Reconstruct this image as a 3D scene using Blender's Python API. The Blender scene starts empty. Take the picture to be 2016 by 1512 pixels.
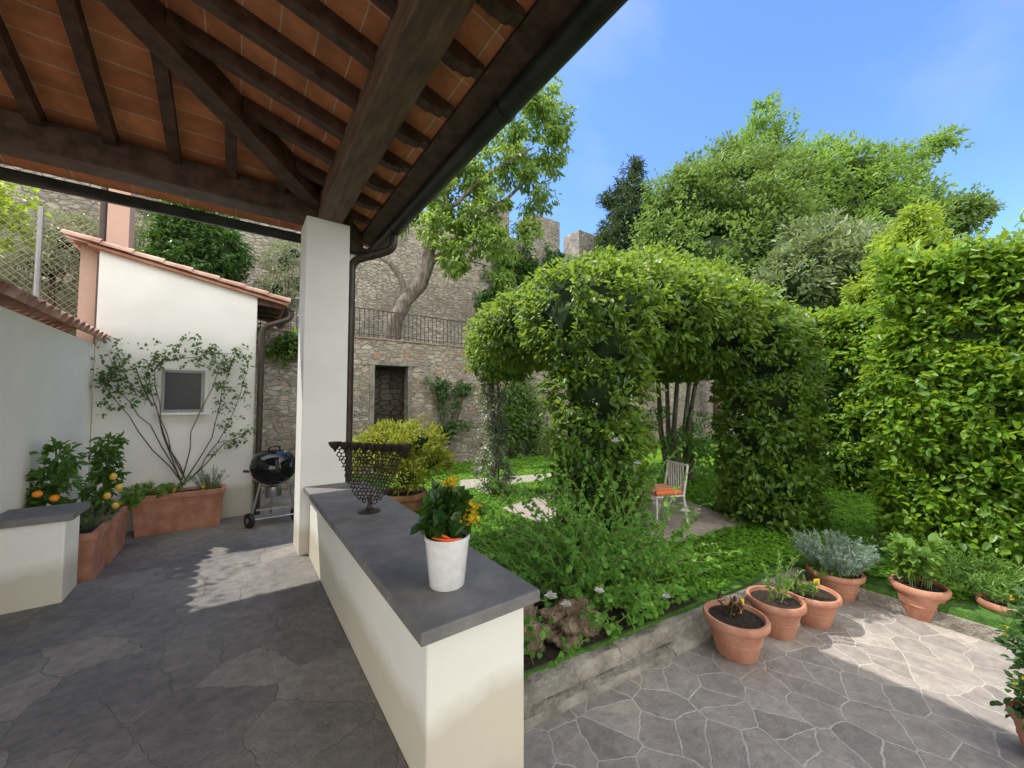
import bpy, bmesh, math, random
import numpy as np
from mathutils import Vector, Matrix
random.seed(5); rng = np.random.default_rng(11)
S = bpy.context.scene; C = S.collection
R = math.radians; PI = math.pi
# ------------------------------------------------------------------ camera geometry
YAW = R(35.7); PIT = R(2.6); F = 757.0; H = 1.5
sa, ca = math.sin(YAW), math.cos(YAW)
def ray(px, py):
    u = (px-1008)/F; v = (756-py)/F
    f = math.cos(PIT)-v*math.sin(PIT); up = math.sin(PIT)+v*math.cos(PIT)
    return Vector((f*sa+u*ca, f*ca-u*sa, up)), f
O = Vector((0, 0, H))
def onz(px, py, z): r, f = ray(px, py); return O+r*((z-H)/r.z)
def ony(px, py, y): r, f = ray(px, py); return O+r*(y/r.y)
def onx(px, py, x): r, f = ray(px, py); return O+r*(x/r.x)
def ond(px, py, d): r, f = ray(px, py); return O+r*(d/f)
# ------------------------------------------------------------------ materials
def nodes(name):
    m = bpy.data.materials.new(name); m.use_nodes = True
    n = m.node_tree.nodes; l = m.node_tree.links
    return m, n, l, n['Principled BSDF']
def ramp(n, stops):
    r = n.new('ShaderNodeValToRGB'); e = r.color_ramp.elements
    while len(e) < len(stops): e.new(0.5)
    for i, (p, c) in enumerate(stops):
        e[i].position = p; e[i].color = (c[0], c[1], c[2], 1)
    return r
def noise(n, l, vec, scale, detail=3, rough=.6):
    t = n.new('ShaderNodeTexNoise'); t.inputs['Scale'].default_value = scale
    t.inputs['Detail'].default_value = detail; t.inputs['Roughness'].default_value = rough
    l.new(vec, t.inputs['Vector']); return t
def coord(n, kind='Object'):
    return n.new('ShaderNodeTexCoord').outputs[kind]
def bump(n, l, h, strength, dist, b):
    k = n.new('ShaderNodeBump'); k.inputs['Strength'].default_value = strength; k.inputs['Distance'].default_value = dist
    l.new(h, k.inputs['Height']); l.new(k.outputs[0], b.inputs['Normal'])
def mixc(n, l, fac, a, b, mode='MIX'):
    m = n.new('ShaderNodeMix'); m.data_type = 'RGBA'; m.blend_type = mode
    for v, s in ((fac, 0), (a, 6), (b, 7)):
        if isinstance(v, (int, float)): m.inputs[s].default_value = v
        elif isinstance(v, (tuple, list)): m.inputs[s].default_value = (v[0], v[1], v[2], 1)
        else: l.new(v, m.inputs[s])
    return m.outputs[2]
def nmat(name, c1, c2, scale=8, rough=.7, bmp=.2, dist=.01, metal=0, lo=.35, hi=.65, stretch=None, spec=.4):
    m, n, l, b = nodes(name); v = coord(n)
    if stretch:
        mp = n.new('ShaderNodeMapping'); mp.inputs['Scale'].default_value = stretch; l.new(v, mp.inputs[0]); v = mp.outputs[0]
    t = noise(n, l, v, scale, 4); r = ramp(n, [(lo, c1), (hi, c2)]); l.new(t.outputs[0], r.inputs[0])
    l.new(r.outputs[0], b.inputs['Base Color']); b.inputs['Roughness'].default_value = rough; b.inputs['Metallic'].default_value = metal
    b.inputs['Specular IOR Level'].default_value = spec
    if bmp:
        t2 = noise(n, l, v, scale*5, 3); bump(n, l, t2.outputs[0], bmp, dist, b)
    return m
def leafmat(name, dark, light, trans=None, tf=.35, rough=.42, nscale=1.3, spec=.45):
    m, n, l, b = nodes(name); g = n.new('ShaderNodeNewGeometry'); v = coord(n)
    r = ramp(n, [(0, dark), (.6, [(a+c)/2 for a, c in zip(dark, light)]), (1, light)]); l.new(g.outputs['Random Per Island'], r.inputs[0])
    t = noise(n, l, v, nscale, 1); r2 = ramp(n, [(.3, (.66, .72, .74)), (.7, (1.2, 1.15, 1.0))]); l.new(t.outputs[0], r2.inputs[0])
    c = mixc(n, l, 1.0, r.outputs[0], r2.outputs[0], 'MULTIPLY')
    l.new(c, b.inputs['Base Color']); b.inputs['Roughness'].default_value = rough; b.inputs['Specular IOR Level'].default_value = spec
    tr = n.new('ShaderNodeBsdfTranslucent')
    tc = trans or (light[0]*1.6, light[1]*1.5, light[2]*.8)
    tr.inputs[0].default_value = (tc[0], tc[1], tc[2], 1)
    mx = n.new('ShaderNodeMixShader'); mx.inputs[0].default_value = tf
    l.new(b.outputs[0], mx.inputs[1]); l.new(tr.outputs[0], mx.inputs[2])
    l.new(mx.outputs[0], n['Material Output'].inputs[0]); return m
def flag(name, cols, mortar, scale, mw=.03, rough=.75, bs=.5, dist=.2, edge=.6):
    m, n, l, b = nodes(name); v = coord(n)
    nz = noise(n, l, v, 2.6, 5, .65); mp = n.new('ShaderNodeVectorMath'); mp.operation = 'MULTIPLY_ADD'
    mp.inputs[1].default_value = (dist, dist, 0); l.new(nz.outputs[1], mp.inputs[0]); l.new(v, mp.inputs[2])
    d = n.new('ShaderNodeTexVoronoi'); d.voronoi_dimensions = '2D'; d.feature = 'DISTANCE_TO_EDGE'; d.inputs['Scale'].default_value = scale
    f = n.new('ShaderNodeTexVoronoi'); f.voronoi_dimensions = '2D'; f.inputs['Scale'].default_value = scale
    l.new(mp.outputs[0], d.inputs['Vector']); l.new(mp.outputs[0], f.inputs['Vector'])
    sx = n.new('ShaderNodeSeparateColor'); l.new(f.outputs['Color'], sx.inputs[0])
    r = ramp(n, [(i/(len(cols)-1), c) for i, c in enumerate(cols)]); l.new(sx.outputs[0], r.inputs[0])
    n2 = noise(n, l, v, 14, 6, .7); r2 = ramp(n, [(.3, (.72, .72, .72)), (.7, (1.25, 1.22, 1.2))]); l.new(n2.outputs[0], r2.inputs[0])
    n4 = noise(n, l, v, 1.1, 3, .6); r4 = ramp(n, [(.3, (.78, .78, .8)), (.7, (1.2, 1.2, 1.15))]); l.new(n4.outputs[0], r4.inputs[0])
    c = mixc(n, l, 1.0, r.outputs[0], r2.outputs[0], 'MULTIPLY')
    e = ramp(n, [(mw*.35, (0, 0, 0)), (mw, (1, 1, 1))]); l.new(d.outputs['Distance'], e.inputs[0])
    c = mixc(n, l, e.outputs[0], mortar, c); c = mixc(n, l, 1.0, c, r4.outputs[0], 'MULTIPLY'); l.new(c, b.inputs['Base Color'])
    b.inputs['Roughness'].default_value = rough; b.inputs['Specular IOR Level'].default_value = .3
    em = n.new('ShaderNodeMath'); em.operation = 'MULTIPLY'; em.inputs[1].default_value = edge; l.new(e.outputs[0], em.inputs[0])
    ad = n.new('ShaderNodeMath'); ad.operation = 'MULTIPLY_ADD'; ad.inputs[1].default_value = 1.3
    l.new(n2.outputs[0], ad.inputs[0]); l.new(em.outputs[0], ad.inputs[2]); bump(n, l, ad.outputs[0], bs, .02, b)
    return m
def stonew(name, cols, mortar, scale, zst=2.0, mw=.08):
    m, n, l, b = nodes(name); v = coord(n)
    mp0 = n.new('ShaderNodeMapping'); mp0.inputs['Scale'].default_value = (1, 1, zst); l.new(v, mp0.inputs[0])
    nz = noise(n, l, v, 3, 2); mp = n.new('ShaderNodeVectorMath'); mp.operation = 'MULTIPLY_ADD'
    mp.inputs[1].default_value = (.2, .2, .25); l.new(nz.outputs[1], mp.inputs[0]); l.new(mp0.outputs[0], mp.inputs[2])
    d = n.new('ShaderNodeTexVoronoi'); d.feature = 'DISTANCE_TO_EDGE'; d.inputs['Scale'].default_value = scale
    f = n.new('ShaderNodeTexVoronoi'); f.inputs['Scale'].default_value = scale
    for q in (d, f):
        l.new(mp.outputs[0], q.inputs['Vector']); q.inputs['Randomness'].default_value = .9
    sx = n.new('ShaderNodeSeparateColor'); l.new(f.outputs['Color'], sx.inputs[0])
    r = ramp(n, [(i/(len(cols)-1), c) for i, c in enumerate(cols)]); l.new(sx.outputs[0], r.inputs[0])
    n2 = noise(n, l, v, 9, 5, .7); r2 = ramp(n, [(.25, (.6, .6, .6)), (.75, (1.35, 1.32, 1.25))]); l.new(n2.outputs[0], r2.inputs[0])
    n3 = noise(n, l, v, .6, 2); r3 = ramp(n, [(.35, (.7, .67, .63)), (.65, (1.2, 1.18, 1.12))]); l.new(n3.outputs[0], r3.inputs[0])
    c = mixc(n, l, 1.0, r.outputs[0], r2.outputs[0], 'MULTIPLY'); c = mixc(n, l, 1.0, c, r3.outputs[0], 'MULTIPLY')
    e = ramp(n, [(mw*.3, (0, 0, 0)), (mw, (1, 1, 1))]); l.new(d.outputs['Distance'], e.inputs[0])
    c = mixc(n, l, e.outputs[0], mortar, c); l.new(c, b.inputs['Base Color']); b.inputs['Roughness'].default_value = .9
    ad = n.new('ShaderNodeMath'); ad.operation = 'MULTIPLY_ADD'; ad.inputs[1].default_value = .7
    l.new(n2.outputs[0], ad.inputs[0]); l.new(e.outputs[0], ad.inputs[2]); bump(n, l, ad.outputs[0], .9, .05, b)
    return m
def brickm(name, rot):
    m, n, l, b = nodes(name); v = coord(n); mp = n.new('ShaderNodeMapping'); mp.inputs['Rotation'].default_value = (0, 0, rot); l.new(v, mp.inputs[0])
    t = n.new('ShaderNodeTexBrick'); t.inputs['Scale'].default_value = 1.0; t.inputs['Brick Width'].default_value = .41; t.inputs['Row Height'].default_value = .2; t.offset = 0.0
    t.inputs['Mortar Size'].default_value = .0042; t.inputs['Color1'].default_value = (.68, .27, .12, 1); t.inputs['Color2'].default_value = (.53, .19, .088, 1)
    t.inputs['Mortar'].default_value = (.7, .52, .38, 1); t.inputs['Bias'].default_value = -.1; l.new(mp.outputs[0], t.inputs['Vector'])
    n2 = noise(n, l, v, 5, 4); r2 = ramp(n, [(.3, (.7, .7, .7)), (.7, (1.25, 1.2, 1.15))]); l.new(n2.outputs[0], r2.inputs[0])
    c = mixc(n, l, 1.0, t.outputs[0], r2.outputs[0], 'MULTIPLY'); l.new(c, b.inputs['Base Color']); b.inputs['Roughness'].default_value = .85
    bump(n, l, t.outputs['Fac'], -.3, .005, b); return m
def plain(name, c, rough=.5, metal=0, spec=.5):
    m, n, l, b = nodes(name); v = coord(n); t = noise(n, l, v, 20, 2)
    r = ramp(n, [(.3, [x*.9 for x in c]), (.7, [min(1, x*1.08) for x in c])]); l.new(t.outputs[0], r.inputs[0]); l.new(r.outputs[0], b.inputs['Base Color'])
    b.inputs['Roughness'].default_value = rough; b.inputs['Metallic'].default_value = metal; b.inputs['Specular IOR Level'].default_value = spec; return m
def striped(name, c1, c2, k):
    m, n, l, b = nodes(name); v = coord(n); w = n.new('ShaderNodeTexWave'); w.inputs['Scale'].default_value = k; l.new(v, w.inputs['Vector'])
    r = ramp(n, [(.62, c1), (.7, c2)]); l.new(w.outputs[1], r.inputs[0]); l.new(r.outputs[0], b.inputs['Base Color']); b.inputs['Roughness'].default_value = .85; return m
def plaster(name, c):
    m, n, l, b = nodes(name); v = coord(n)
    t = noise(n, l, v, 1.6, 5, .65); r = ramp(n, [(.3, [x*.91 for x in c]), (.62, c)]); l.new(t.outputs[0], r.inputs[0])
    sp = n.new('ShaderNodeSeparateXYZ'); g = n.new('ShaderNodeNewGeometry'); l.new(g.outputs['Position'], sp.inputs[0])
    ad = n.new('ShaderNodeMath'); ad.operation = 'MULTIPLY_ADD'; ad.inputs[1].default_value = -.35; l.new(t.outputs[0], ad.inputs[0]); l.new(sp.outputs[2], ad.inputs[2])
    r2 = ramp(n, [(0.0, (.74, .70, .62)), (.12, (1, 1, 1))]); l.new(ad.outputs[0], r2.inputs[0])
    cc = mixc(n, l, 1.0, r.outputs[0], r2.outputs[0], 'MULTIPLY'); l.new(cc, b.inputs['Base Color']); b.inputs['Roughness'].default_value = .9
    b.inputs['Specular IOR Level'].default_value = .2
    t2 = noise(n, l, v, 60, 3); bump(n, l, t2.outputs[0], .25, .006, b); return m

M = {}
M['plaster'] = plaster('white_plaster', (.85, .845, .81))
M['plaster_warm'] = plaster('warm_white_plaster', (.88, .85, .76))
M['plaster_cream'] = plaster('cream_plaster', (.83, .82, .745))
M['salmon'] = plaster('salmon_plaster', (.55, .38, .31))
M['slab'] = nmat('grey_stone_slab', (.15, .146, .143), (.22, .213, .207), 6, .7, .15)
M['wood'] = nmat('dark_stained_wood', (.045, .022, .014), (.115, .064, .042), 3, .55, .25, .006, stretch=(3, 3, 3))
M['woodlit'] = nmat('lit_brown_beam_wood', (.08, .047, .03), (.2, .125, .085), 3, .6, .25, .006, stretch=(6, .8, 6))  # lighter copy of the timber, light on the main beam put into its colour
M['ceilR'] = brickm('terracotta_ceiling_a', PI/2); M['ceilF'] = brickm('terracotta_ceiling_b', 0)
M['gutter'] = nmat('dark_copper', (.022, .024, .022), (.05, .05, .045), 5, .38, .1, .003, metal=.35)
M['pipe'] = nmat('brown_pipe', (.045, .03, .025), (.075, .052, .042), 5, .4, .05, .003, metal=.2)
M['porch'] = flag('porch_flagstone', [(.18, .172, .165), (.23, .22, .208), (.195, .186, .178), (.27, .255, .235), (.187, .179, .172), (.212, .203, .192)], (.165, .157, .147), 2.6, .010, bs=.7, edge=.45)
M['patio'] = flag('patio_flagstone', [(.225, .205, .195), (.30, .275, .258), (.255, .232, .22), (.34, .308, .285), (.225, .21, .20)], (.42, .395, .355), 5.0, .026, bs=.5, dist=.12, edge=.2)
M['court'] = flag('courtyard_flagstone', [(.18, .172, .16), (.24, .225, .21), (.2, .19, .18)], (.16, .15, .138), 3.0, .014)
M['arborpave'] = flag('arbor_flagstone', [(.34, .29, .27), (.45, .4, .36), (.38, .33, .31)], (.3, .28, .22), 2.4, .03)
M['path'] = nmat('pale_path', (.3, .27, .22), (.42, .38, .31), 10, .9)
M['stone'] = stonew('rubble_stone', [(.20, .175, .148), (.41, .382, .34), (.295, .258, .22), (.47, .445, .405), (.345, .24, .185), (.38, .355, .325)], (.33, .302, .265), 5.4, 2.2)
M['city'] = stonew('old_city_stone', [(.205, .19, .168), (.38, .36, .325), (.285, .262, .233), (.42, .397, .36)], (.235, .218, .192), 4.6, 2.4)
M['kerb'] = nmat('weathered_stone', (.13, .118, .095), (.36, .335, .29), 5, .95, .9, .03, lo=.3, hi=.7)
M['edging'] = nmat('worn_brick_edging', (.22, .15, .115), (.40, .30, .24), 8, .95, .6, .02)
M['rock'] = nmat('tufa_rock', (.09, .062, .038), (.34, .265, .18), 9, .95, .9, .05)
M['soil'] = nmat('dark_soil', (.02, .014, .01), (.06, .042, .03), 30, 1, .8, .03)
M['terra'] = nmat('terracotta', (.37, .16, .10), (.52, .265, .18), 6, .85, .15, .006)
M['terrat'] = nmat('roof_terracotta', (.36, .19, .14), (.62, .43, .35), 3, .9, .3, .01)
M['earth'] = nmat('ground_earth', (.06, .07, .03), (.13, .12, .06), 3, 1, .4)
M['lawn'] = nmat('lawn_base', (.045, .13, .017), (.10, .235, .033), 14, 1, .8, .06)
M['bark'] = nmat('pale_bark', (.10, .085, .068), (.32, .285, .245), 9, .95, 1, .05, stretch=(2, 2, .5))
M['bark2'] = nmat('brown_bark', (.07, .052, .036), (.17, .125, .09), 8, .95, .6, .02)
M['stem'] = plain('green_stem', (.16, .23, .07), .7)
M['white'] = plain('white_paint', (.78, .78, .75), .35)
M['chairw'] = plain('aged_white_metal', (.62, .61, .57), .45)
M['ceramic'] = plain('white_ceramic', (.80, .80, .79), .18)
M['black'] = plain('black_enamel', (.008, .008, .009), .06)
M['dull'] = plain('black_plastic', (.015, .015, .016), .5)
M['steel'] = plain('aluminium', (.55, .56, .57), .3, 1)
M['iron'] = plain('dark_iron', (.05, .047, .045), .55, .4)
M['bronze'] = plain('dark_bronze', (.045, .03, .022), .5, .4)
M['galv'] = plain('galvanised_post', (.30, .30, .30), .5, .5)
M['mesh'] = plain('rusty_wire', (.34, .27, .22), .7, .2)
M['glass'] = plain('dark_glass', (.03, .033, .037), .25, 0, .3)
M['greyframe'] = plain('grey_frame', (.28, .28, .28), .45)
M['yellow'] = plain('yellow_plastic', (.85, .55, .02), .4)
M['yflower'] = leafmat('yellow_petal', (.8, .55, .02), (.9, .72, .05), (.9, .75, .05), .3)
M['orange'] = plain('orange_peel', (.85, .28, .02), .4)
M['lemon'] = plain('lemon_peel', (.82, .52, .08), .4)
M['red'] = plain('red_orange_ribbon', (.8, .1, .015), .5)
M['cushion'] = striped('orange_striped_cloth', (.74, .16, .04), (.75, .62, .5), 4.0)
M['petal'] = leafmat('white_petal', (.7, .68, .62), (.85, .85, .8), (.8, .8, .75), .3)
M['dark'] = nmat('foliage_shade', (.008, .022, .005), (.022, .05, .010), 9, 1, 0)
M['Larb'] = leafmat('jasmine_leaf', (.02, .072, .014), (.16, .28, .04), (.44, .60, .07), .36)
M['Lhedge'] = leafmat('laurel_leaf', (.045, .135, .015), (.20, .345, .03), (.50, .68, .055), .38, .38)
M['Lbay'] = leafmat('bay_leaf', (.045, .11, .024), (.145, .245, .05), (.32, .48, .08), .33)
M['Lconif'] = leafmat('conifer_leaf', (.03, .065, .03), (.08, .13, .06), None, .2)
M['Lail'] = leafmat('ailanthus_leaf', (.07, .155, .03), (.175, .30, .05), (.36, .56, .08), .38)
M['Lsilver'] = leafmat('loquat_leaf', (.085, .14, .07), (.26, .335, .19), None, .28)
M['Lolive'] = leafmat('olive_leaf', (.11, .15, .095), (.31, .36, .26), None, .25)
M['Ltree'] = leafmat('street_tree_leaf', (.05, .12, .022), (.165, .285, .05), (.42, .60, .09), .44)
M['Ldark'] = leafmat('dark_evergreen_leaf', (.024, .085, .02), (.085, .18, .04), None, .28)
M['Lyel'] = leafmat('golden_shrub_leaf', (.18, .24, .028), (.46, .47, .06), (.6, .62, .08), .38)
M['Llime'] = leafmat('lime_leaf', (.16, .25, .022), (.31, .44, .045), (.55, .7, .07), .4)
M['Lcaper'] = leafmat('caper_leaf', (.06, .19, .033), (.215, .42, .08), (.38, .66, .10), .4, .6, spec=.2)
M['Lgrass'] = leafmat('clover_leaf', (.065, .20, .02), (.21, .43, .055), (.5, .75, .08), .4, .6, spec=.25)
M['Lherb'] = leafmat('herb_leaf', (.09, .2, .04), (.21, .36, .085), None, .36)
M['Lros'] = leafmat('rosemary_leaf', (.07, .125, .065), (.19, .27, .15), None, .2)
M['Lblue'] = leafmat('silver_blue_leaf', (.2, .30, .275), (.42, .54, .50), None, .2)
M['Lcit'] = leafmat('citrus_leaf', (.035, .11, .02), (.115, .23, .04), (.28, .48, .055), .32, .3)
M['Lkal'] = leafmat('kalanchoe_leaf', (.018, .065, .013), (.07, .15, .027), None, .18, .3)
M['Lrose'] = leafmat('rose_leaf', (.045, .1, .03), (.13, .21, .07), None, .3)

# ------------------------------------------------------------------ mesh helpers
class MB:
    def __init__(s): s.v = []; s.f = []
    def add(s, vs, fs):
        o = len(s.v); s.v += [tuple(v) for v in vs]; s.f += [tuple(i+o for i in f) for f in fs]
    def box(s, x0, y0, z0, x1, y1, z1):
        s.add([(x0,y0,z0),(x1,y0,z0),(x1,y1,z0),(x0,y1,z0),(x0,y0,z1),(x1,y0,z1),(x1,y1,z1),(x0,y1,z1)],
              [(0,3,2,1),(4,5,6,7),(0,1,5,4),(1,2,6,5),(2,3,7,6),(3,0,4,7)]); return s
    def prism(s, poly, vec):
        n = len(poly); vec = Vector(vec); a = [Vector(p) for p in poly]; b = [p+vec for p in a]
        s.add(a+b, [tuple(range(n))[::-1], tuple(range(n, 2*n))]+[(i, (i+1)%n, n+(i+1)%n, n+i) for i in range(n)]); return s
    def beam(s, p0, p1, w, h):
        p0 = Vector(p0); p1 = Vector(p1); d = p1-p0; d.z = 0; d.normalize(); sd = Vector((d.y, -d.x, 0))*w/2
        s.prism([p0-sd, p0+sd, p0+sd-Vector((0,0,h)), p0-sd-Vector((0,0,h))], p1-p0); return s
    def tube(s, pts, r, n=8):
        pts = [Vector(p) for p in pts]; k = len(pts); r = r if isinstance(r, (list, tuple)) else [r]*k
        vs = []; fs = []; t0 = (pts[1]-pts[0]).normalized(); u = t0.orthogonal().normalized()
        for i, p in enumerate(pts):
            t = (pts[min(i+1, k-1)]-pts[max(i-1, 0)]).normalized()
            u = (u-t*u.dot(t)); u = u.normalized() if u.length > 1e-5 else t.orthogonal().normalized(); w = t.cross(u)
            for j in range(n):
                a = 2*PI*j/n; vs.append(p+(u*math.cos(a)+w*math.sin(a))*r[i])
        for i in range(k-1):
            for j in range(n):
                fs.append((i*n+j, i*n+(j+1)%n, (i+1)*n+(j+1)%n, (i+1)*n+j))
        fs.append(tuple(range(n))[::-1]); fs.append(tuple(range((k-1)*n, k*n))); s.add(vs, fs); return s
    def lathe(s, c, prof, n=28):
        c = Vector(c); vs = []; fs = []; k = len(prof)
        for r, z in prof:
            for j in range(n):
                a = 2*PI*j/n; vs.append((c.x+r*math.cos(a), c.y+r*math.sin(a), c.z+z))
        for i in range(k-1):
            for j in range(n): fs.append((i*n+j, i*n+(j+1)%n, (i+1)*n+(j+1)%n, (i+1)*n+j))
        fs.append(tuple(range(n))[::-1]); fs.append(tuple(range((k-1)*n, k*n))); s.add(vs, fs); return s
    def ball(s, c, rx, ry=None, rz=None, sub=2, jit=0):
        ry = ry or rx; rz = rz or rx; bm = bmesh.new(); bmesh.ops.create_icosphere(bm, subdivisions=sub, radius=1)
        vs = []
        for v in bm.verts:
            k = 1+random.uniform(-jit, jit); vs.append((c[0]+v.co.x*rx*k, c[1]+v.co.y*ry*k, c[2]+v.co.z*rz*k))
        s.add(vs, [tuple(v.index for v in f.verts) for f in bm.faces]); bm.free(); return s
    def rectloft(s, x0, y0, x1, y1, loops):
        vs = []; fs = []
        for i, (k, z) in enumerate(loops): vs += [(x0+k, y0+k, z), (x1-k, y0+k, z), (x1-k, y1-k, z), (x0+k, y1-k, z)]
        for i in range(len(loops)-1):
            for j in range(4): fs.append((i*4+j, i*4+(j+1)%4, i*4+4+(j+1)%4, i*4+4+j))
        fs.append((3, 2, 1, 0)); q = 4*(len(loops)-1); fs.append((q, q+1, q+2, q+3)); s.add(vs, fs); return s
def rootloc(p):
    v = Vector((0, 0, 0))
    while p is not None: v += p.location; p = p.parent
    return v
def setp(o, parent, loc):
    C.objects.link(o)
    if parent is not None: o.parent = parent
    elif loc is not None: o.location = loc
def obj(name, mb, mat, parent=None, smooth=False, loc=None, bevel=0, label=None):
    off = rootloc(parent) if parent is not None else Vector(loc or (0, 0, 0))
    me = bpy.data.meshes.new(name); me.from_pydata([(v[0]-off.x, v[1]-off.y, v[2]-off.z) for v in mb.v], [], mb.f)
    me.materials.append(mat)
    bm = bmesh.new(); bm.from_mesh(me); bmesh.ops.recalc_face_normals(bm, faces=bm.faces); bm.to_mesh(me); bm.free()
    if smooth:
        me.polygons.foreach_set('use_smooth', [True]*len(me.polygons))
        try: me.set_sharp_from_angle(angle=R(42))
        except Exception: pass
    o = bpy.data.objects.new(name, me); setp(o, parent, loc)
    if bevel:
        b = o.modifiers.new('bevel', 'BEVEL'); b.width = bevel; b.segments = 2; b.limit_method = 'ANGLE'
    if label: o['label'] = label
    return o
def tag(o, label, cat, group=None, kind=None):
    o['label'] = label; o['category'] = cat
    if group: o['group'] = group
    if kind: o['kind'] = kind
    return o
def thing(name, loc, label, cat, group=None):
    o = bpy.data.objects.new(name, None); C.objects.link(o); o.location = loc; o.empty_display_size = .1
    return tag(o, label, cat, group)
def struct(name, mb, mat, **k):
    o = obj(name, mb, mat, **k); o['kind'] = 'structure'; o['label'] = k.get('label') or name.replace('_', ' '); return o
# ------------------------------------------------------------------ leaves
def nrm(a): return a/np.maximum(np.linalg.norm(a, axis=1, keepdims=True), 1e-6)
def rdir(n): return nrm(rng.normal(size=(n, 3)))
def leafgeo(P, A, N, L, W, fold=.22, curl=.12):
    n = len(P); A = nrm(A); N = N-A*np.sum(N*A, axis=1, keepdims=True); N = nrm(N); Sd = np.cross(A, N)
    L = np.broadcast_to(np.asarray(L, float), (n,))[:, None]; W = np.broadcast_to(np.asarray(W, float), (n,))[:, None]
    r1 = P+A*L*.3+Sd*W*.48+N*W*fold; r2 = P+A*L*.68+Sd*W*.42+N*W*(fold-.1)
    l1 = P+A*L*.3-Sd*W*.48+N*W*fold; l2 = P+A*L*.68-Sd*W*.42+N*W*(fold-.1)
    tip = P+A*L-N*L*curl
    V = np.stack([P, r1, r2, tip, l2, l1], axis=1).reshape(-1, 3)
    return V
def leafobj(name, Vs, mat, parent=None, loc=None, kind=None):
    off = rootloc(parent) if parent is not None else Vector(loc or (0, 0, 0))
    V = np.concatenate(Vs)-np.array(off)[None]; n = len(V)//6
    base = (np.arange(n)*6)[:, None]
    F1 = base+np.array([0, 1, 2, 3]); F2 = base+np.array([0, 3, 4, 5])
    idx = np.stack([F1, F2], axis=1).reshape(-1).astype(np.int32)
    me = bpy.data.meshes.new(name); me.vertices.add(len(V)); me.vertices.foreach_set('co', V.astype(np.float32).ravel())
    me.loops.add(len(idx)); me.loops.foreach_set('vertex_index', idx)
    me.polygons.add(2*n); me.polygons.foreach_set('loop_start', np.arange(0, len(idx), 4, dtype=np.int32))
    try: me.polygons.foreach_set('loop_total', np.full(2*n, 4, dtype=np.int32))
    except Exception: pass
    me.update(calc_edges=True); me.materials.append(mat)
    o = bpy.data.objects.new(name, me); setp(o, parent, loc)
    if kind: o['kind'] = kind
    return o
def fill(c, cr, lp, out, L, W, up, droop, jit, flat=.85):
    m = len(c); r = cr*rng.uniform(.55, 1.35, m); i = np.repeat(np.arange(m), lp); d = rdir(len(i))
    P = c[i]+d*(r[i]*rng.uniform(0, 1, len(i))**.45)[:, None]*np.array([1, 1, flat])
    o = nrm(d*.6+out[i]*.8)
    A = o*.6+rng.normal(size=(len(i), 3))*jit*.6+np.array([0, 0, -droop])
    N = np.array([0, 0, up])+o*.5+rng.normal(size=(len(i), 3))*.35
    k = rng.uniform(.6, 1.2, len(i)); return leafgeo(P, A, N, L*k, W*k)
def cloud(blobs, ncl, cr, lp, L, W, up=.6, droop=.15, jit=.7, shell=(.78, 1.03), rej=.82, zmin=None):
    B = np.array(blobs, float); w = B[:, 3]*B[:, 4]+B[:, 4]*B[:, 5]+B[:, 3]*B[:, 5]; w /= w.sum()
    cs = []; os_ = []; got = 0; it = 0
    while got < ncl and it < 30:
        it += 1; i = rng.choice(len(B), ncl, p=w); d = rdir(ncl); f = rng.uniform(shell[0], shell[1], ncl)
        c = B[i, :3]+d*B[i, 3:]*f[:, None]; ok = np.ones(ncl, bool)
        for j in range(len(B)):
            q = (((c-B[j, :3])/B[j, 3:])**2).sum(1) < rej*rej; ok &= ~(q & (i != j))
        if zmin is not None: ok &= c[:, 2] > zmin
        cs.append(c[ok]); os_.append(nrm(d/B[i, 3:])[ok]); got += ok.sum()
    c = np.concatenate(cs)[:ncl]; o = np.concatenate(os_)[:ncl]
    return fill(c, cr, lp, o, L, W, up, droop, jit)
def boxcloud(x0, y0, z0, x1, y1, z1, faces, ncl, cr, lp, L, W, up=.5, droop=.1, jit=.7, lump=.08, ztop=None):
    ar = {'-x': (y1-y0)*(z1-z0), '+x': (y1-y0)*(z1-z0), '-y': (x1-x0)*(z1-z0), '+y': (x1-x0)*(z1-z0), '+z': (x1-x0)*(y1-y0)}
    tot = sum(ar[f] for f in faces); cs = []; os_ = []
    for f in faces:
        n = max(4, int(ncl*ar[f]/tot)); c = rng.uniform([x0, y0, z0], [x1, y1, z1], (n, 3)); ax = 'xyz'.index(f[1]); sg = -1 if f[0] == '-' else 1
        c[:, ax] = ((x0, y0, z0)[ax] if sg < 0 else (x1, y1, z1)[ax])
        a = c[:, (ax+1)%3]; b = c[:, (ax+2)%3]
        c[:, ax] += sg*(lump*np.sin(a*3.1+b*1.7)*np.cos(b*2.9-a*1.3)+rng.uniform(-.14, .03, n))
        o = np.zeros((n, 3)); o[:, ax] = sg; cs.append(c); os_.append(o)
    return fill(np.concatenate(cs), cr, lp, np.concatenate(os_), L, W, up, droop, jit)
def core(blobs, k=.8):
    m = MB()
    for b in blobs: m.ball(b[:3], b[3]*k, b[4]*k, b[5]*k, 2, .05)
    return m
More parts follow.
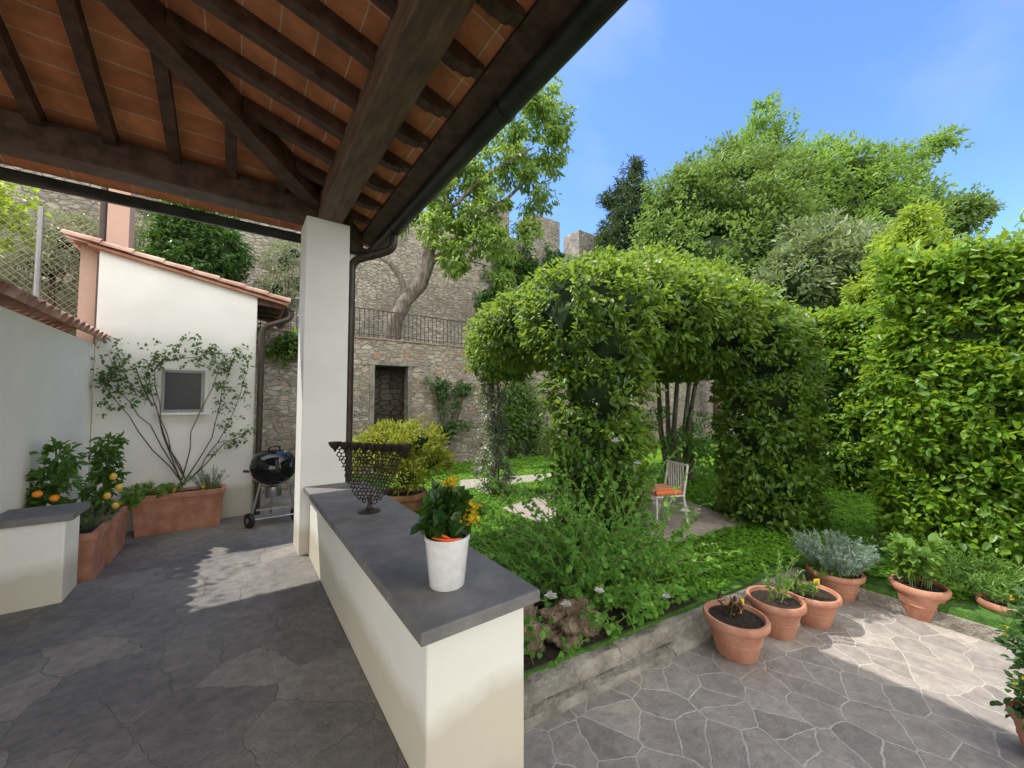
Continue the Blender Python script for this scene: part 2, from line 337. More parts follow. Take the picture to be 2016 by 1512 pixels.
def sprigs(c, n, h, spread, m, L, W, rad=.06, up=.4, lean=.9, t0=.15, stem=.003, bend=.25):
    c = Vector(c); Vs = []; mb = MB()
    for i in range(n):
        a = random.uniform(0, 2*PI); rr = rad*math.sqrt(random.random()); b = c+Vector((math.cos(a)*rr, math.sin(a)*rr, 0))
        a2 = a+random.uniform(-.6, .6); o = Vector((math.cos(a2), math.sin(a2), 0)); sp = spread*random.uniform(.2, 1); hh = h*random.uniform(.6, 1.1)
        pts = [b+o*(sp*t+bend*sp*t*t)+Vector((0, 0, hh*(t-bend*.5*t*t))) for t in (0, .35, .7, 1)]
        if stem: mb.tube(pts, [stem, stem*.9, stem*.7, stem*.4], 4)
        t = rng.uniform(t0, 1.0, m); q = np.array([list(p) for p in pts]); P = np.stack([np.interp(t, (0, .35, .7, 1), q[:, k]) for k in range(3)], axis=1)
        ax = np.array((pts[3]-pts[1]).normalized()); A = ax[None]*rng.uniform(.2, lean, (m, 1))+rng.normal(size=(m, 3))*.6
        N = np.array([0, 0, up])+rng.normal(size=(m, 3))*.4; k = rng.uniform(.6, 1.15, m); Vs.append(leafgeo(P, A, N, L*k, W*k))
    return Vs, mb
# ------------------------------------------------------------------ setting
ZF, ZG, ZL = -.05, -.18, -.02
struct('ground', MB().prism([(-400,-400,-.3),(400,-400,-.3),(400,400,-.3),(-400,400,-.3)], (0,0,.05)), M['earth'])
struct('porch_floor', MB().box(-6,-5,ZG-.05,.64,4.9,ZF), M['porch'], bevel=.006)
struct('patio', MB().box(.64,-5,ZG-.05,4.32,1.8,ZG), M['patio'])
struct('courtyard', MB().box(-1.46,4.9,ZG-.05,1.2,8.5,ZG), M['court'])
struct('lawn', MB().prism([(1.2,1.78,ZG-.05),(4.33,1.42,ZG-.05),(4.33,-5,ZG-.05),(16,-5,ZG-.05),(16,8.5,ZG-.05),(1.2,8.5,ZG-.05)], (0,0,ZL-ZG+.05)), M['lawn'])
ap = [onz(*p, ZL+.004) for p in ((985,1003),(1100,965),(1290,962),(1470,1032),(1245,1092))]
struct('arbor_paving', MB().prism(ap, (0,0,.012)), M['arborpave'])
pa = [onz(*p, ZL+.004) for p in ((905,965),(1095,944),(1095,932),(905,946))]
struct('path', MB().prism(pa, (0,0,.012)), M['path'])
TZ = 2.85
struct('terrace', MB().box(-1.4,8.85,-.25,40,13.99,TZ-.06), M['earth'])
struct('hillside', MB().prism([(-20,7.3,-.25),(-20,7.3,2.45),(-20,10,2.8),(-20,13.99,4.4),(-20,13.99,-.25)], (18.4,0,0)), M['earth'])
# ------------------------------------------------------------------ porch building
K = .27; BX, BY = .8, 4.63; ZT = 3.74
zr = lambda x: ZT+K*(BX-x)
zf = lambda y: ZT+K*(BY-y)
porch = thing('porch', (.77, 4.66, ZF), 'open porch with dark timber and terracotta tile ceiling on a white column', 'porch')
obj('column', MB().box(.555,4.45,ZF-.13,.985,4.88,3.45), M['plaster'], porch, bevel=.008)
T = 4.0
pr = [(1.42,-5),(1.42,5.25),(BX-T,BY-T),(BX-T,-5)]
obj('ceiling_panel', MB().prism([(x,y,zr(x)) for x,y in pr], (0,0,.03)), M['ceilR'], porch)
pf = [(1.42,5.25),(-6.5,5.25),(-6.5,BY-T),(BX-T,BY-T)]
obj('ceiling_panel', MB().prism([(x,y,zf(y)) for x,y in pf], (0,0,.03)), M['ceilF'], porch)
def tileplane(poly, zfun): return MB().prism([(x,y,zfun(x,y)+.034) for x,y in poly], (0,0,.07))
obj('roof_covering', tileplane(pr, lambda x,y: zr(x)), M['terrat'], porch)
obj('roof_covering', tileplane(pf, lambda x,y: zf(y)), M['terrat'], porch)
zt = ZT+K*T
obj('roof_covering', MB().prism([(BX-T,-5,zt),(BX-T,BY-T,zt),(-10,BY-T,zt),(-10,-5,zt)], (0,0,.1)), M['terrat'], porch)
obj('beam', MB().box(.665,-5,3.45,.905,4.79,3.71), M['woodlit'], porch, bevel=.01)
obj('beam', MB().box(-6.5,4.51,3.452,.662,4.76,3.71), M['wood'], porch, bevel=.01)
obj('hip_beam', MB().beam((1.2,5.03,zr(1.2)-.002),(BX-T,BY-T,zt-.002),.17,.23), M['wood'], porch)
y = -3.84
while y < 5.0:
    xh = max(BX-T, BX-(BY-y)+.1) if y < BY else .98
    if xh < 1.1:
        e = 1.22; g = lambda x, dz: (x, y-.042, zr(x)-.003-dz)
        obj('rafter', MB().prism([g(xh,0),g(e,0),g(e,.04),g(e-.015,.05),g(e-.05,.055),g(e-.07,.08),g(e-.1,.095),g(e-.15,.10),g(e-.17,.115),g(xh,.115)], (0,.084,0)), M['wood'], porch)
    y += .42
x = .32+.41
while x > -6.4:
    yh = max(BY-T, BY-(BX-x)+.1) if x < BX else 4.8
    e = 5.04; g = lambda yy, dz: (x-.042, yy, zf(yy)-.003-dz)
    obj('rafter', MB().prism([g(yh,0),g(e,0),g(e,.05),g(e-.05,.065),g(e-.1,.105),g(e-.17,.125),g(yh,.125)], (.084,0,0)), M['wood'], porch)
    x -= .41
# board closing the eave between the rafter ends and the gutter
obj('eave_board', MB().prism([(1.235,-5,zr(1.235)-.002),(1.385,-5,zr(1.385)-.002),(1.385,-5,zr(1.385)-.03),(1.235,-5,zr(1.235)-.03)], (0,10.15,0)), M['wood'], porch)
def arc(r0, r1, n=10):
    a = [PI+PI*i/n for i in range(n+1)]; return [(r0*math.cos(t), r0*math.sin(t)) for t in a]+[(r1*math.cos(t), r1*math.sin(t)) for t in a[::-1]]
obj('gutter', MB().prism([(1.46+p, -5, 3.535+q) for p,q in arc(.085,.079)], (0,10.4,0)), M['gutter'], porch, smooth=True)
obj('gutter', MB().prism([(-6.5, 5.30+p, 3.533+q) for p,q in arc(.085,.079)], (7.87,0,0)), M['gutter'], porch, smooth=True)
for yy in (2.1, 4.35): obj('gutter_joint', MB().prism([(1.46+p, yy, 3.535+q) for p,q in arc(.093,.086)], (0,.05,0)), M['gutter'], porch, smooth=True)
def smoothpath(pts, k=5):
    pts = [Vector(p) for p in pts]; out = [pts[0]]
    for i in range(1, len(pts)-1):
        a = pts[i]+(pts[i-1]-pts[i])*min(.5, .12/max((pts[i-1]-pts[i]).length,.01))
        b = pts[i]+(pts[i+1]-pts[i])*min(.5, .12/max((pts[i+1]-pts[i]).length,.01))
        for j in range(k+1):
            t = j/k; out.append(a*(1-t)**2+pts[i]*2*t*(1-t)+b*t*t)
    out.append(pts[-1]); return out
obj('downpipe', MB().tube(smoothpath([(1.46,4.42,3.47),(1.46,4.42,3.28),(1.07,4.74,3.16),(1.07,4.74,ZG+.02)]), .047, 14), M['pipe'], porch, smooth=True)
# low wall with stone top
lw = thing('parapet_wall', (.88, 2.9, ZF), 'long low cream parapet wall with grey stone top running from the porch column', 'wall')
obj('wall_body', MB().box(.64,1.465,ZG-.04,1.125,4.445,.575), M['plaster_cream'], lw, bevel=.012)
obj('coping_slab', MB().box(.588,1.40,.578,1.168,4.445,.632), M['slab'], lw, bevel=.006)
ls = thing('parapet_wall', (-1.25, 4.7, ZF), 'short white parapet wall stub with grey stone top beside the terracotta planters', 'wall')
obj('wall_body', MB().box(-1.455,4.5,ZG-.04,-1.05,4.86,.575), M['plaster'], ls, bevel=.012)
obj('coping_slab', MB().box(-1.455,4.45,.578,-1.0,4.90,.632), M['slab'], ls, bevel=.006)
# ------------------------------------------------------------------ white side wall with tile coping
def coppo(mb, p0, p1, r, up=1, n=7, sx=None):
    p0 = Vector(p0); p1 = Vector(p1); d = (p1-p0).normalized(); sd = d.cross(Vector((0,0,1))).normalized(); nn = sd.cross(d).normalized()*up
    vs = []
    for p, k in ((p0, 1.0), (p1, .8)):
        for rr in (r, r*.86):
            for j in range(n+1):
                a = PI*j/n; vs.append(p+(sd*math.cos(a)+nn*math.sin(a))*rr*k)
    m = n+1; fs = []
    for j in range(n): fs += [(j, j+1, 2*m+j+1, 2*m+j), (m+j+1, m+j, 3*m+j, 3*m+j+1), (j+1, j, m+j, m+j+1), (2*m+j, 2*m+j+1, 3*m+j+1, 3*m+j)]
    mb.add(vs, fs)
sw = thing('side_wall', (-1.6, 5.8, ZG), 'white plastered side wall topped with pinkish curved roof tiles at left', 'wall')
obj('wall_body', MB().box(-1.8,2.4,ZG-.04,-1.46,6.99,2.22), M['plaster_warm'], sw)  # near stretch, out of view at left, added to shade the porch floor
tc = MB(); yy = 2.45
while yy < 7.0:
    z0 = 2.31; coppo(tc, (-1.36,yy,z0-.04), (-1.64,yy,z0+.10), .085); coppo(tc, (-1.90,yy,z0-.04), (-1.62,yy,z0+.10), .085)
    yy += .175
coppo(tc, (-1.63,2.4,2.41), (-1.63,7.0,2.41), .1)
obj('tile_coping', tc, M['terrat'], sw, smooth=True)
# ------------------------------------------------------------------ white shed
shed = thing('outbuilding', (-.6, 7.7, ZG), 'small white outbuilding with sloping tiled roof and one little window', 'building')
obj('wall', MB().prism([(-1.46,7.0,ZG-.04),(.235,7.0,ZG-.04),(.235,7.0,3.10),(-1.46,7.0,3.44)], (0,1.84,0)), M['plaster'], shed, bevel=.008)
rz = lambda x: 3.47-.205*(x+1.46)
obj('roof_deck', MB().prism([(-1.55,6.93,rz(-1.55)),(.62,6.93,rz(.62)),(.62,6.93,rz(.62)-.035),(-1.55,6.93,rz(-1.55)-.035)], (0,1.9,0)), M['terra'], shed)
rt = MB(); yy = 6.96
while yy < 8.8:
    xx = .66
    while xx > -1.5:
        coppo(rt, (xx,yy,rz(xx)+.025), (xx-.34,yy,rz(xx-.34)+.015), .075); xx -= .3
    yy += .17
obj('roof_tile_rows', rt, M['terrat'], shed, smooth=True)
for yy in (7.02, 7.4, 7.8, 8.2):
    obj('rafter_tail', MB().prism([(.24,yy,rz(.24)-.037),(.58,yy,rz(.58)-.037),(.58,yy,rz(.58)-.09),(.24,yy,rz(.24)-.13)], (0,.07,0)), M['wood'], shed)
obj('gutter', MB().prism([(.68+p, 6.9, rz(.68)-.04+q) for p,q in arc(.065,.06)], (0,1.93,0)), M['gutter'], shed, smooth=True)
gz = rz(.68)-.1
obj('downpipe', MB().tube(smoothpath([(.68,6.98,gz),(.68,6.98,gz-.12),(.30,6.95,gz-.3),(.30,6.95,ZG)]), .042, 12), M['pipe'], shed, smooth=True)
w0 = ony(320,728,6.998); w1 = ony(401,811,6.998)
wx0, wx1, wz0, wz1 = w0.x, w1.x, w1.z, w0.z
wn = obj('window', MB().box(wx0,6.955,wz0,wx1,6.998,wz0+.035).box(wx0,6.955,wz1-.035,wx1,6.998,wz1).box(wx0,6.955,wz0+.035,wx0+.035,6.998,wz1-.035).box(wx1-.035,6.955,wz0+.035,wx1,6.998,wz1-.035), M['greyframe'], shed)
obj('pane', MB().box(wx0+.036,6.972,wz0+.036,wx1-.036,6.997,wz1-.036), M['glass'], wn)
obj('sill', MB().box(wx0-.06,6.93,wz0-.035,wx1+.06,6.998,wz0-.002), M['white'], wn)
obj('surround', MB().box(wx0-.04,6.975,wz0,wx0-.002,6.998,wz1+.03).box(wx1+.002,6.975,wz0,wx1+.04,6.998,wz1+.03).box(wx0-.002,6.975,wz1+.002,wx1+.002,6.998,wz1+.03), M['white'], wn)
# ------------------------------------------------------------------ piers and posts behind
pp = thing('gate_pier', (-1.72, 7.45, 2.4), 'salmon plastered pier with terracotta cap next to the outbuilding roof', 'pier')
p = ony(180,650,7.3)
obj('shaft', MB().box(p.x-.11,7.2,1.6,p.x+.09,7.44,3.52), M['salmon'], pp)
obj('cap', MB().box(p.x-.16,7.15,3.523,p.x+.3,7.5,3.58), M['terra'], pp)
p = ony(232,430,9.3)
tag(obj('masonry_pillar', MB().box(p.x-.18,9.1,2.4,p.x+.18,9.5,5.4), M['salmon'], loc=(p.x,9.3,2.4)), 'tall salmon coloured pillar rising behind the outbuilding roof', 'pillar')
p = ony(200,500,7.16)
tag(obj('pipe_post', MB().tube([(p.x,7.16,1.8),(p.x,7.16,4.4)], .035, 10), M['pipe'], loc=(p.x,7.16,1.8), smooth=True), 'dark brown upright pipe in front of the salmon pier', 'pipe')
fe = thing('chain_link_fence', (-2.4, 7.6, 2.5), 'rusty chain link fence with grey post on the slope at left', 'fence')
p = ony(82,400,7.6)
obj('post', MB().tube([(p.x,7.6,2.3),(p.x,7.6,4.05)], .03, 8), M['galv'], fe, smooth=True)
obj('post', MB().tube([(p.x-1.6,7.6,2.3),(p.x-1.6,7.6,4.05)], .03, 8), M['galv'], fe, smooth=True)
wm = MB(); x0 = p.x-1.6; wd = -1.66-x0; zb, hh = 2.45, 1.5; i = -hh
while i < wd:
    for sg in (1, -1):
        a = max(0, i); b = min(wd, i+hh)
        za, zb_ = (a-i, b-i)
        if b > a:
            if sg > 0: wm.tube([(x0+a,7.604,zb+za),(x0+b,7.604,zb+zb_)], .0035, 3)
            else: wm.tube([(x0+a,7.598,zb+hh-za),(x0+b,7.598,zb+hh-zb_)], .0035, 3)
    i += .085
obj('wire_mesh', wm, M['mesh'], fe)
# ------------------------------------------------------------------ terrace stone wall with doorway
tw = thing('stone_wall', (3, 8.6, ZG), 'rubble stone terrace wall with a blocked dark doorway behind the garden', 'wall')
d0 = ony(735,718,8.5); d1 = ony(806,718,8.5); dx0, dx1, dz = d0.x, d1.x, d0.z
obj('masonry', MB().box(.24,8.5,-.25,dx0,8.85,TZ).box(dx1,8.5,-.25,26,8.85,TZ).box(dx0,8.5,dz,dx1,8.85,TZ), M['stone'], tw)
obj('doorway_recess', MB().box(dx0+.002,8.80,-.25,dx1-.002,8.848,dz-.002), stonew('shaded_doorway_stone', [(.03,.024,.02),(.075,.062,.052),(.05,.04,.033)], (.02,.017,.014), 4.2), tw)  # rubble colour darkened to stand for the shade in the recess
obj('lintel', MB().box(dx0-.12,8.47,dz+.002,dx1+.15,8.52,dz+.09), M['kerb'], tw)
obj('jamb', MB().box(dx0-.07,8.485,ZL,dx0+.03,8.56,dz), M['kerb'], tw)
obj('jamb', MB().box(dx1-.03,8.485,ZL,dx1+.05,8.56,dz), M['kerb'], tw)
obj('brick_edging', MB().box(.24,8.47,TZ+.002,26,8.9,TZ+.03), M['edging'], tw)
rl = thing('railing', (3, 8.7, TZ), 'dark iron railing along the top of the stone terrace wall', 'railing')
rb = MB(); xx = .35
while xx < 7: rb.tube([(xx,8.68,TZ+.03),(xx,8.68,TZ+.68)], .008, 5); xx += .1
obj('bars', rb, M['iron'], rl)
obj('rail', MB().box(.3,8.665,TZ+.68,7,8.695,TZ+.697), M['iron'], rl); obj('rail', MB().box(.3,8.668,TZ+.12,7,8.692,TZ+.135), M['iron'], rl)
# old city wall
cw = thing('town_wall', (5, 14.6, TZ), 'high medieval stone town wall with square battlements against the sky', 'wall')
obj('masonry', MB().box(-40,14.0,0,40,15.2,9.0), M['city'], cw)
for a, b in ((945,1003),(1047,1102),(1140,1188)):
    p = ony(a,450,14.0); q = ony(b,450,14.0)
    obj('merlon', MB().box(p.x,14.005,9.003,q.x,15.19,10.5), M['city'], cw)
# ------------------------------------------------------------------ kerbs and bed
kb = thing('stone_kerb', (2.5, 1.6, ZG), 'low weathered stone kerb in front of the rocky caper bed', 'kerb')
def kline(x, o): return 1.63-.11*(x-1.135)+o
def kcourse(o0, o1, z0, z1, cuts):
    m = MB()
    for a, b in zip(cuts[:-1], cuts[1:]):
        k = max(6, int((b-a)/.07)); vs = []; fs = []; ch = .018
        for i in range(k+1):
            x = a+.003+(b-a-.006)*i/k; j = lambda s: random.uniform(-s, s); e = .02 if i in (0, k) else 0
            prof = [(o0,z0),(o0+j(.006),z1-ch-e*.5+j(.007)),(o0+ch+j(.008),z1-e*.4+j(.006)),(o1-ch,z1-e*.4+j(.006)),(o1,z1-ch),(o1,z0)]
            vs += [(x, kline(x, o), z) for o, z in prof]
        for i in range(k):
            for q in range(6): fs.append((i*6+q, i*6+(q+1)%6, i*6+6+(q+1)%6, i*6+6+q))
        fs += [(5,4,3,2,1,0), tuple(k*6+q for q in range(6))]; m.add(vs, fs)
    return m
obj('lower_course', kcourse(0,.13,ZG-.04,-.14,[1.135,2.4,3.5,4.32]), M['kerb'], kb, smooth=True)
obj('upper_course', kcourse(.08,.20,-.139,-.04,[1.135,2.0,3.0,3.9,4.32]), M['kerb'], kb, smooth=True)
k2 = tag(obj('stone_kerb', MB().box(4.325,-5,ZG-.04,4.45,1.4,-.07), M['kerb'], loc=(4.4,0,ZG), bevel=.012), 'grey stone kerb running under the tall laurel hedge', 'kerb')
struct('planting_bed', MB().prism([(1.14,1.8,ZG),(2.9,1.61,ZG),(2.9,2.3,ZG),(1.14,2.5,ZG)], (0,0,.164)), M['soil'])
# ------------------------------------------------------------------ rocks
def rock(p, r, label):
    bm = bmesh.new(); bmesh.ops.create_icosphere(bm, subdivisions=5, radius=1); m = MB(); s0 = random.uniform(0, 9)
    for v in bm.verts:
        n = v.co; k = 1+.2*math.sin(n.x*4+s0)*math.cos(n.y*5+s0)+.13*math.sin(n.z*9+n.x*7+s0)-.12*max(0,math.sin(n.x*17+s0)*math.sin(n.z*19+n.y*13))+random.uniform(-.02,.02); v.co = Vector((n.x*r[0],n.y*r[1],n.z*r[2]))*k
    m.add([v.co+Vector(p) for v in bm.verts], [tuple(v.index for v in f.verts) for f in bm.faces]); bm.free()
    return tag(obj('rock', m, M['rock'], loc=p, smooth=True), label, 'rock')
rock((1.42,1.97,.05), (.25,.14,.19), 'pitted brown rock in the bed nearest the parapet wall')
rock((1.84,1.88,.03), (.24,.13,.17), 'pitted brown rock under the middle of the caper bush')
# ------------------------------------------------------------------ arbor
def px_blobs(lst):
    out = []
    for px, py, d, rp, k in lst:
        p = ond(px, py, d); r = rp/F*d; out.append((p.x, p.y, p.z, r, r, r*k))
    return out
arb = thing('leafy_arbor', (4.6, 3.6, ZL), 'large arched arbor covered in jasmine leaves over the garden seat', 'arbor')
def pillar(x, y, r0, r1, z1, n=5): return [(x, y, .15+(z1-.15)*i/(n-1), r0+(r1-r0)*i/(n-1), r0+(r1-r0)*i/(n-1), .42) for i in range(n)]
FL, FR, BL, BR = (3.08,2.74), (5.55,2.12), (3.55,5.5), (7.1,4.25)
B = [(3.15,2.85,2.4,.76,.74,.56),(4.3,2.55,2.5,.85,.62,.5),(5.5,2.2,2.2,.62,.62,.52),(4.6,3.5,2.72,1.25,1.15,.58),(3.2,4.1,2.45,.62,.95,.48),(3.6,5.3,2.35,.55,.6,.5),(7,4.2,2.4,.8,.8,.5),(5.3,4.9,2.5,1.5,.7,.5),(6.3,3.2,2.45,.7,.9,.5),(3.8,3.1,2.6,.9,.8,.52),(5.0,2.6,2.4,.6,.6,.5)]
B += px_blobs([(1250,600,4.2,90,.95),(1320,615,4.35,88,.95),(1400,632,4.55,84,.95),(1470,648,4.75,80,.95),(1120,610,4.3,90,.95),(1190,590,4.1,88,.95),(1040,640,5.0,72,1),(1280,560,5.2,80,.8),(1380,580,5.4,75,.8)])
B += pillar(*FL,.40,.54,2.1)+pillar(*FR,.54,.57,2.1)
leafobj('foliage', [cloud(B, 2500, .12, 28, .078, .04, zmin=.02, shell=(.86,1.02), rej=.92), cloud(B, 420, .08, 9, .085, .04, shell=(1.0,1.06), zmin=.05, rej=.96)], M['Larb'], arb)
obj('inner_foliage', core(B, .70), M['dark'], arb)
leafobj('blossom', [cloud(B, 130, .12, 3, .028, .028, zmin=1.2, shell=(1.02,1.1), rej=1)], M['petal'], arb, kind='stuff')
for (x, y), m in ((FL,M['bark2']),(FR,M['bark2'])): obj('post', MB().tube([(x,y,ZL),(x,y,2.3)], .05, 8), m, arb)
obj('vine_trunk', MB().tube([(BL[0],BL[1],ZL),(BL[0]+.06,BL[1],.8),(BL[0]-.03,BL[1]+.02,1.5),(BL[0],BL[1],2.2)], .05, 8), M['bark'], arb)
for k in range(5):
    a = k*1.3; x, y = BR[0]+.25*math.cos(a), BR[1]+.2*math.sin(a)
    obj('vine_trunk', MB().tube([(x,y,ZL),(x+.1*math.cos(a),y+.1,.9),(x+.25*math.cos(a),y+.15*math.sin(a),2.3)], [.07,.05,.035], 7), M['bark'], arb)
wj = thing('jasmine_plant', (BL[0], BL[1], ZL), 'white flowering jasmine climbing the left rear arbor post', 'plant')
Bw = [(BL[0],BL[1],.3,.3,.3,.35),(BL[0]+.03,BL[1],.9,.2,.2,.4),(BL[0]-.03,BL[1],1.5,.17,.17,.4)]
leafobj('foliage', [cloud(Bw, 130, .1, 22, .07, .03)], M['Lolive'], wj); leafobj('blossom', [cloud(Bw, 90, .08, 5, .035, .035, shell=(1,1.15))], M['petal'], wj, kind='stuff')
obj('stem', MB().tube([(BL[0]+.08,BL[1]-.06,ZL),(BL[0]+.05,BL[1]-.08,1.8)], .015, 6), M['bark2'], wj)
bl = [(7.0,4.0,.5,.5,.4,.5),(6.7,4.5,1.0,.4,.4,.5),(7.5,4.1,.7,.5,.4,.6)]
sh = thing('leafy_shrub', (7.1,4.1,ZL), 'green shrub growing around the pale trunks behind the garden chair', 'shrub')
leafobj('foliage', [cloud(bl, 90, .16, 16, .11, .04, shell=(.4,1.1), rej=.3)], M['Lherb'], sh); obj('stem', MB().tube([(7.0,4.0,ZL),(7.0,4.05,.9)], .02, 6), M['bark2'], sh)
# ------------------------------------------------------------------ hedges
h1 = thing('hedge', (5.8, -.2, ZL), 'tall bright laurel hedge at the right edge of the garden', 'hedge')
leafobj('foliage', [boxcloud(5.25,-1.6,.08,6.4,.95,2.85,['-x','+y','+z'],1950,.11,27,.08,.04,lump=.08), boxcloud(5.25,-1.6,2.8,6.4,.95,3.0,['+z','-x'],110,.12,12,.09,.04,lump=.11)], M['Lhedge'], h1)
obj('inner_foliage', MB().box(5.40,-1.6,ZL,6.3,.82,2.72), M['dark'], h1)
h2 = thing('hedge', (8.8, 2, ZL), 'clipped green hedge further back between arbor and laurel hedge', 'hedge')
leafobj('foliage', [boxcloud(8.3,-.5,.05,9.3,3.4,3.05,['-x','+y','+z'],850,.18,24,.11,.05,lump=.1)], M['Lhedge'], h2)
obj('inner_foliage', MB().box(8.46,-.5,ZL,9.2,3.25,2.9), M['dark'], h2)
# ------------------------------------------------------------------ trees
def tree(name, base, blobs, mat, label, ncl, cr, lp, L, W, trunk_r, bark=None, kcore=.7, up=.5, droop=.2, shell=(.7,1.08), limbs=None, cat='tree', group=None):
    t = thing(name, base, label, cat, group); base = Vector(base)
    tb = MB(); cen = Vector((sum(b[0] for b in blobs), sum(b[1] for b in blobs), sum(b[2] for b in blobs)))/len(blobs)
    fork = base+(cen-base)*.55
    tb.tube([base, base+(fork-base)*.5+Vector((.06*trunk_r*10*random.uniform(-1,1),0,0)), fork, cen], [trunk_r, trunk_r*.75, trunk_r*.6, trunk_r*.3], 9)
    for b in blobs:
        p = Vector(b[:3]); mid = fork.lerp(p, .5)+Vector((random.uniform(-.1,.1)*b[3],random.uniform(-.1,.1)*b[3],-.1*b[3])); tb.tube([fork.lerp(base, random.uniform(0,.3)), mid, p], [trunk_r*.42, trunk_r*.28, trunk_r*.1], 6)
    obj('trunk', tb, bark or M['bark2'], t, smooth=True)
    leafobj('crown', [cloud(blobs, ncl, cr, lp, L, W, up=up, droop=droop, shell=shell)], mat, t)
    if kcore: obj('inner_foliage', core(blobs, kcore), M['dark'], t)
    return t
b = px_blobs([(1425,440,16,120,1),(1350,420,15.5,85,1.05),(1330,500,15,80,1),(1500,380,16.5,85,1),(1420,360,16.5,75,1),(1480,480,15,110,1),(1400,540,14.5,110,.9),(1530,440,16,80,1)])
tree('bay_tree', (16.2,7.9,.5), b, M['Lbay'], 'broad bushy bay tree rising above the arbor against the sky', 900, .42, 30, .18, .10, .28, droop=0)
b = px_blobs([(1620,380,17.5,85,1),(1690,350,18,70,.9),(1740,400,18,70,.95),(1600,330,18,55,1),(1700,450,17,90,1),(1790,430,17.5,60,1),(1650,520,16,90,1),(1560,400,17,80,1)])
tree('broadleaf_tree', (21.5,5.2,.5), b, M['Lail'], 'pale green spreading tree to the right of the bay tree', 720, .42, 28, .19, .11, .25, droop=0, kcore=.62)
b = px_blobs([(1510,225,21,34,.6),(1500,262,21,50,.7),(1478,300,21,50,.7),(1530,300,21,40,.8)])
tree('feathery_tree', (22.5,10,.5), b, M['Lail'], 'spindly feathery tree tip poking above the bay tree crown', 90, .42, 34, .26, .11, .15, kcore=0, shell=(.4,1.05))
b = px_blobs([(1850,282,21,34,.5),(1800,300,21,45,.5),(1770,325,21,40,.6),(1820,310,21,30,.5)])
tree('feathery_tree', (25.5,6,.5), b, M['Lail'], 'feathery tree branch spreading out at the far right of the treetops', 60, .4, 30, .26, .11, .13, kcore=0, shell=(.4,1.05))
b = px_blobs([(1880,425,20,45,.7),(1830,420,20,40,.7),(1915,405,20,20,.5)])
tree('broadleaf_tree', (27,4,.5), b, M['Lbay'], 'darker small treetop at the right above the laurel hedge', 100, .5, 34, .24, .12, .15, kcore=.5)
b = px_blobs([(1240,390,18,30,1.4),(1235,460,18,45,1.4),(1245,340,18,14,1.6),(1210,490,17.5,35,1.2),(1275,440,17.5,35,1.4),(1200,395,18.4,14,1.2)])
tree('dark_conifer', (15,11.3,2.5), b, M['Lconif'], 'dark blue green conifer left of the bay tree', 260, .35, 40, .26, .06, .2, kcore=.6)
b = px_blobs([(1620,530,11.5,90,.8),(1560,560,11.5,70,.8),(1690,500,12,60,.8),(1600,470,12,50,.8),(1680,560,11,70,.8)])
tree('loquat_tree', (13.5,4.6,0), b, M['Lsilver'], 'silvery leaved tree directly behind the clipped hedge', 420, .28, 26, .2, .075, .15, kcore=.6, up=.6, droop=-.1)
b = px_blobs([(1800,455,8.5,30,1.5),(1765,520,8.5,45,1.3),(1830,520,8.5,50,1.2),(1800,425,8.5,14,1.6),(1730,575,8.5,45,1)])
tree('lime_green_shrub', (9.6,1.4,ZL), b, M['Llime'], 'lime green pointed shrub showing over the laurel hedge', 240, .17, 30, .12, .04, .06, kcore=.7, cat='shrub')
b = px_blobs([(400,470,8.4,62,1.2),(370,440,8.4,48,1),(430,500,8.2,45,1.2),(350,500,8.2,45,1.1),(400,540,8.2,60,1)])
tree('evergreen_tree', (-.62,10.6,TZ-.1), b, M['Ldark'], 'dense dark evergreen tree directly above the outbuilding roof', 330, .2, 36, .11, .045, .09)
b = px_blobs([(560,520,9.2,38,1.1),(545,570,9.2,32,1),(590,560,9.2,36,1.2),(580,500,9.2,28,1)])
tree('olive_tree', (.95,10.6,TZ-.1), b, M['Lolive'], 'grey green olive bush between outbuilding and porch column', 150, .18, 30, .1, .022, .05, kcore=.35, up=.2, cat='tree')
b = px_blobs([(110,470,7.3,70,.8),(40,490,7.3,55,.8),(160,500,7.2,45,.9),(90,530,7.0,70,.6)])
tree('olive_tree', (-2.8,10.9,2.8), b, M['Lolive'], 'silvery olive tree behind the chain link fence', 260, .18, 30, .1, .022, .06, kcore=.35, up=.2)
b = px_blobs([(-5,390,5.6,40,1),(0,450,5.6,36,1)])
tree('leafy_sapling', (-3.0,8.9,2.55), b, M['Llime'], 'yellow green leaves at the left edge below the gutter', 40, .14, 16, .12, .06, .03, kcore=0, cat='tree')
b = px_blobs([(280,440,8.8,28,1),(262,420,8.8,22,1),(290,480,8.6,26,1)])
tree('olive_tree', (-1.75,11,2.85), b, M['Lolive'], 'small grey olive sprig beside the tall salmon pillar', 60, .16, 24, .1, .025, .04, kcore=0, up=.2)
tree('slope_tree', (-4.4,8.3,2.5), [(-3.3,7.0,6.2,.7,.6,.5),(-2.7,6.3,5.9,.4,.4,.3),(-3.5,6.4,6.4,.6,.6,.5),(-3.8,7.2,6.0,.8,.8,.6)], M['Ltree'], 'leafy tree on the slope just outside the left edge, casting dappled shade', 22, .32, 26, .10, .05, .1, kcore=0, shell=(.2,1.1))
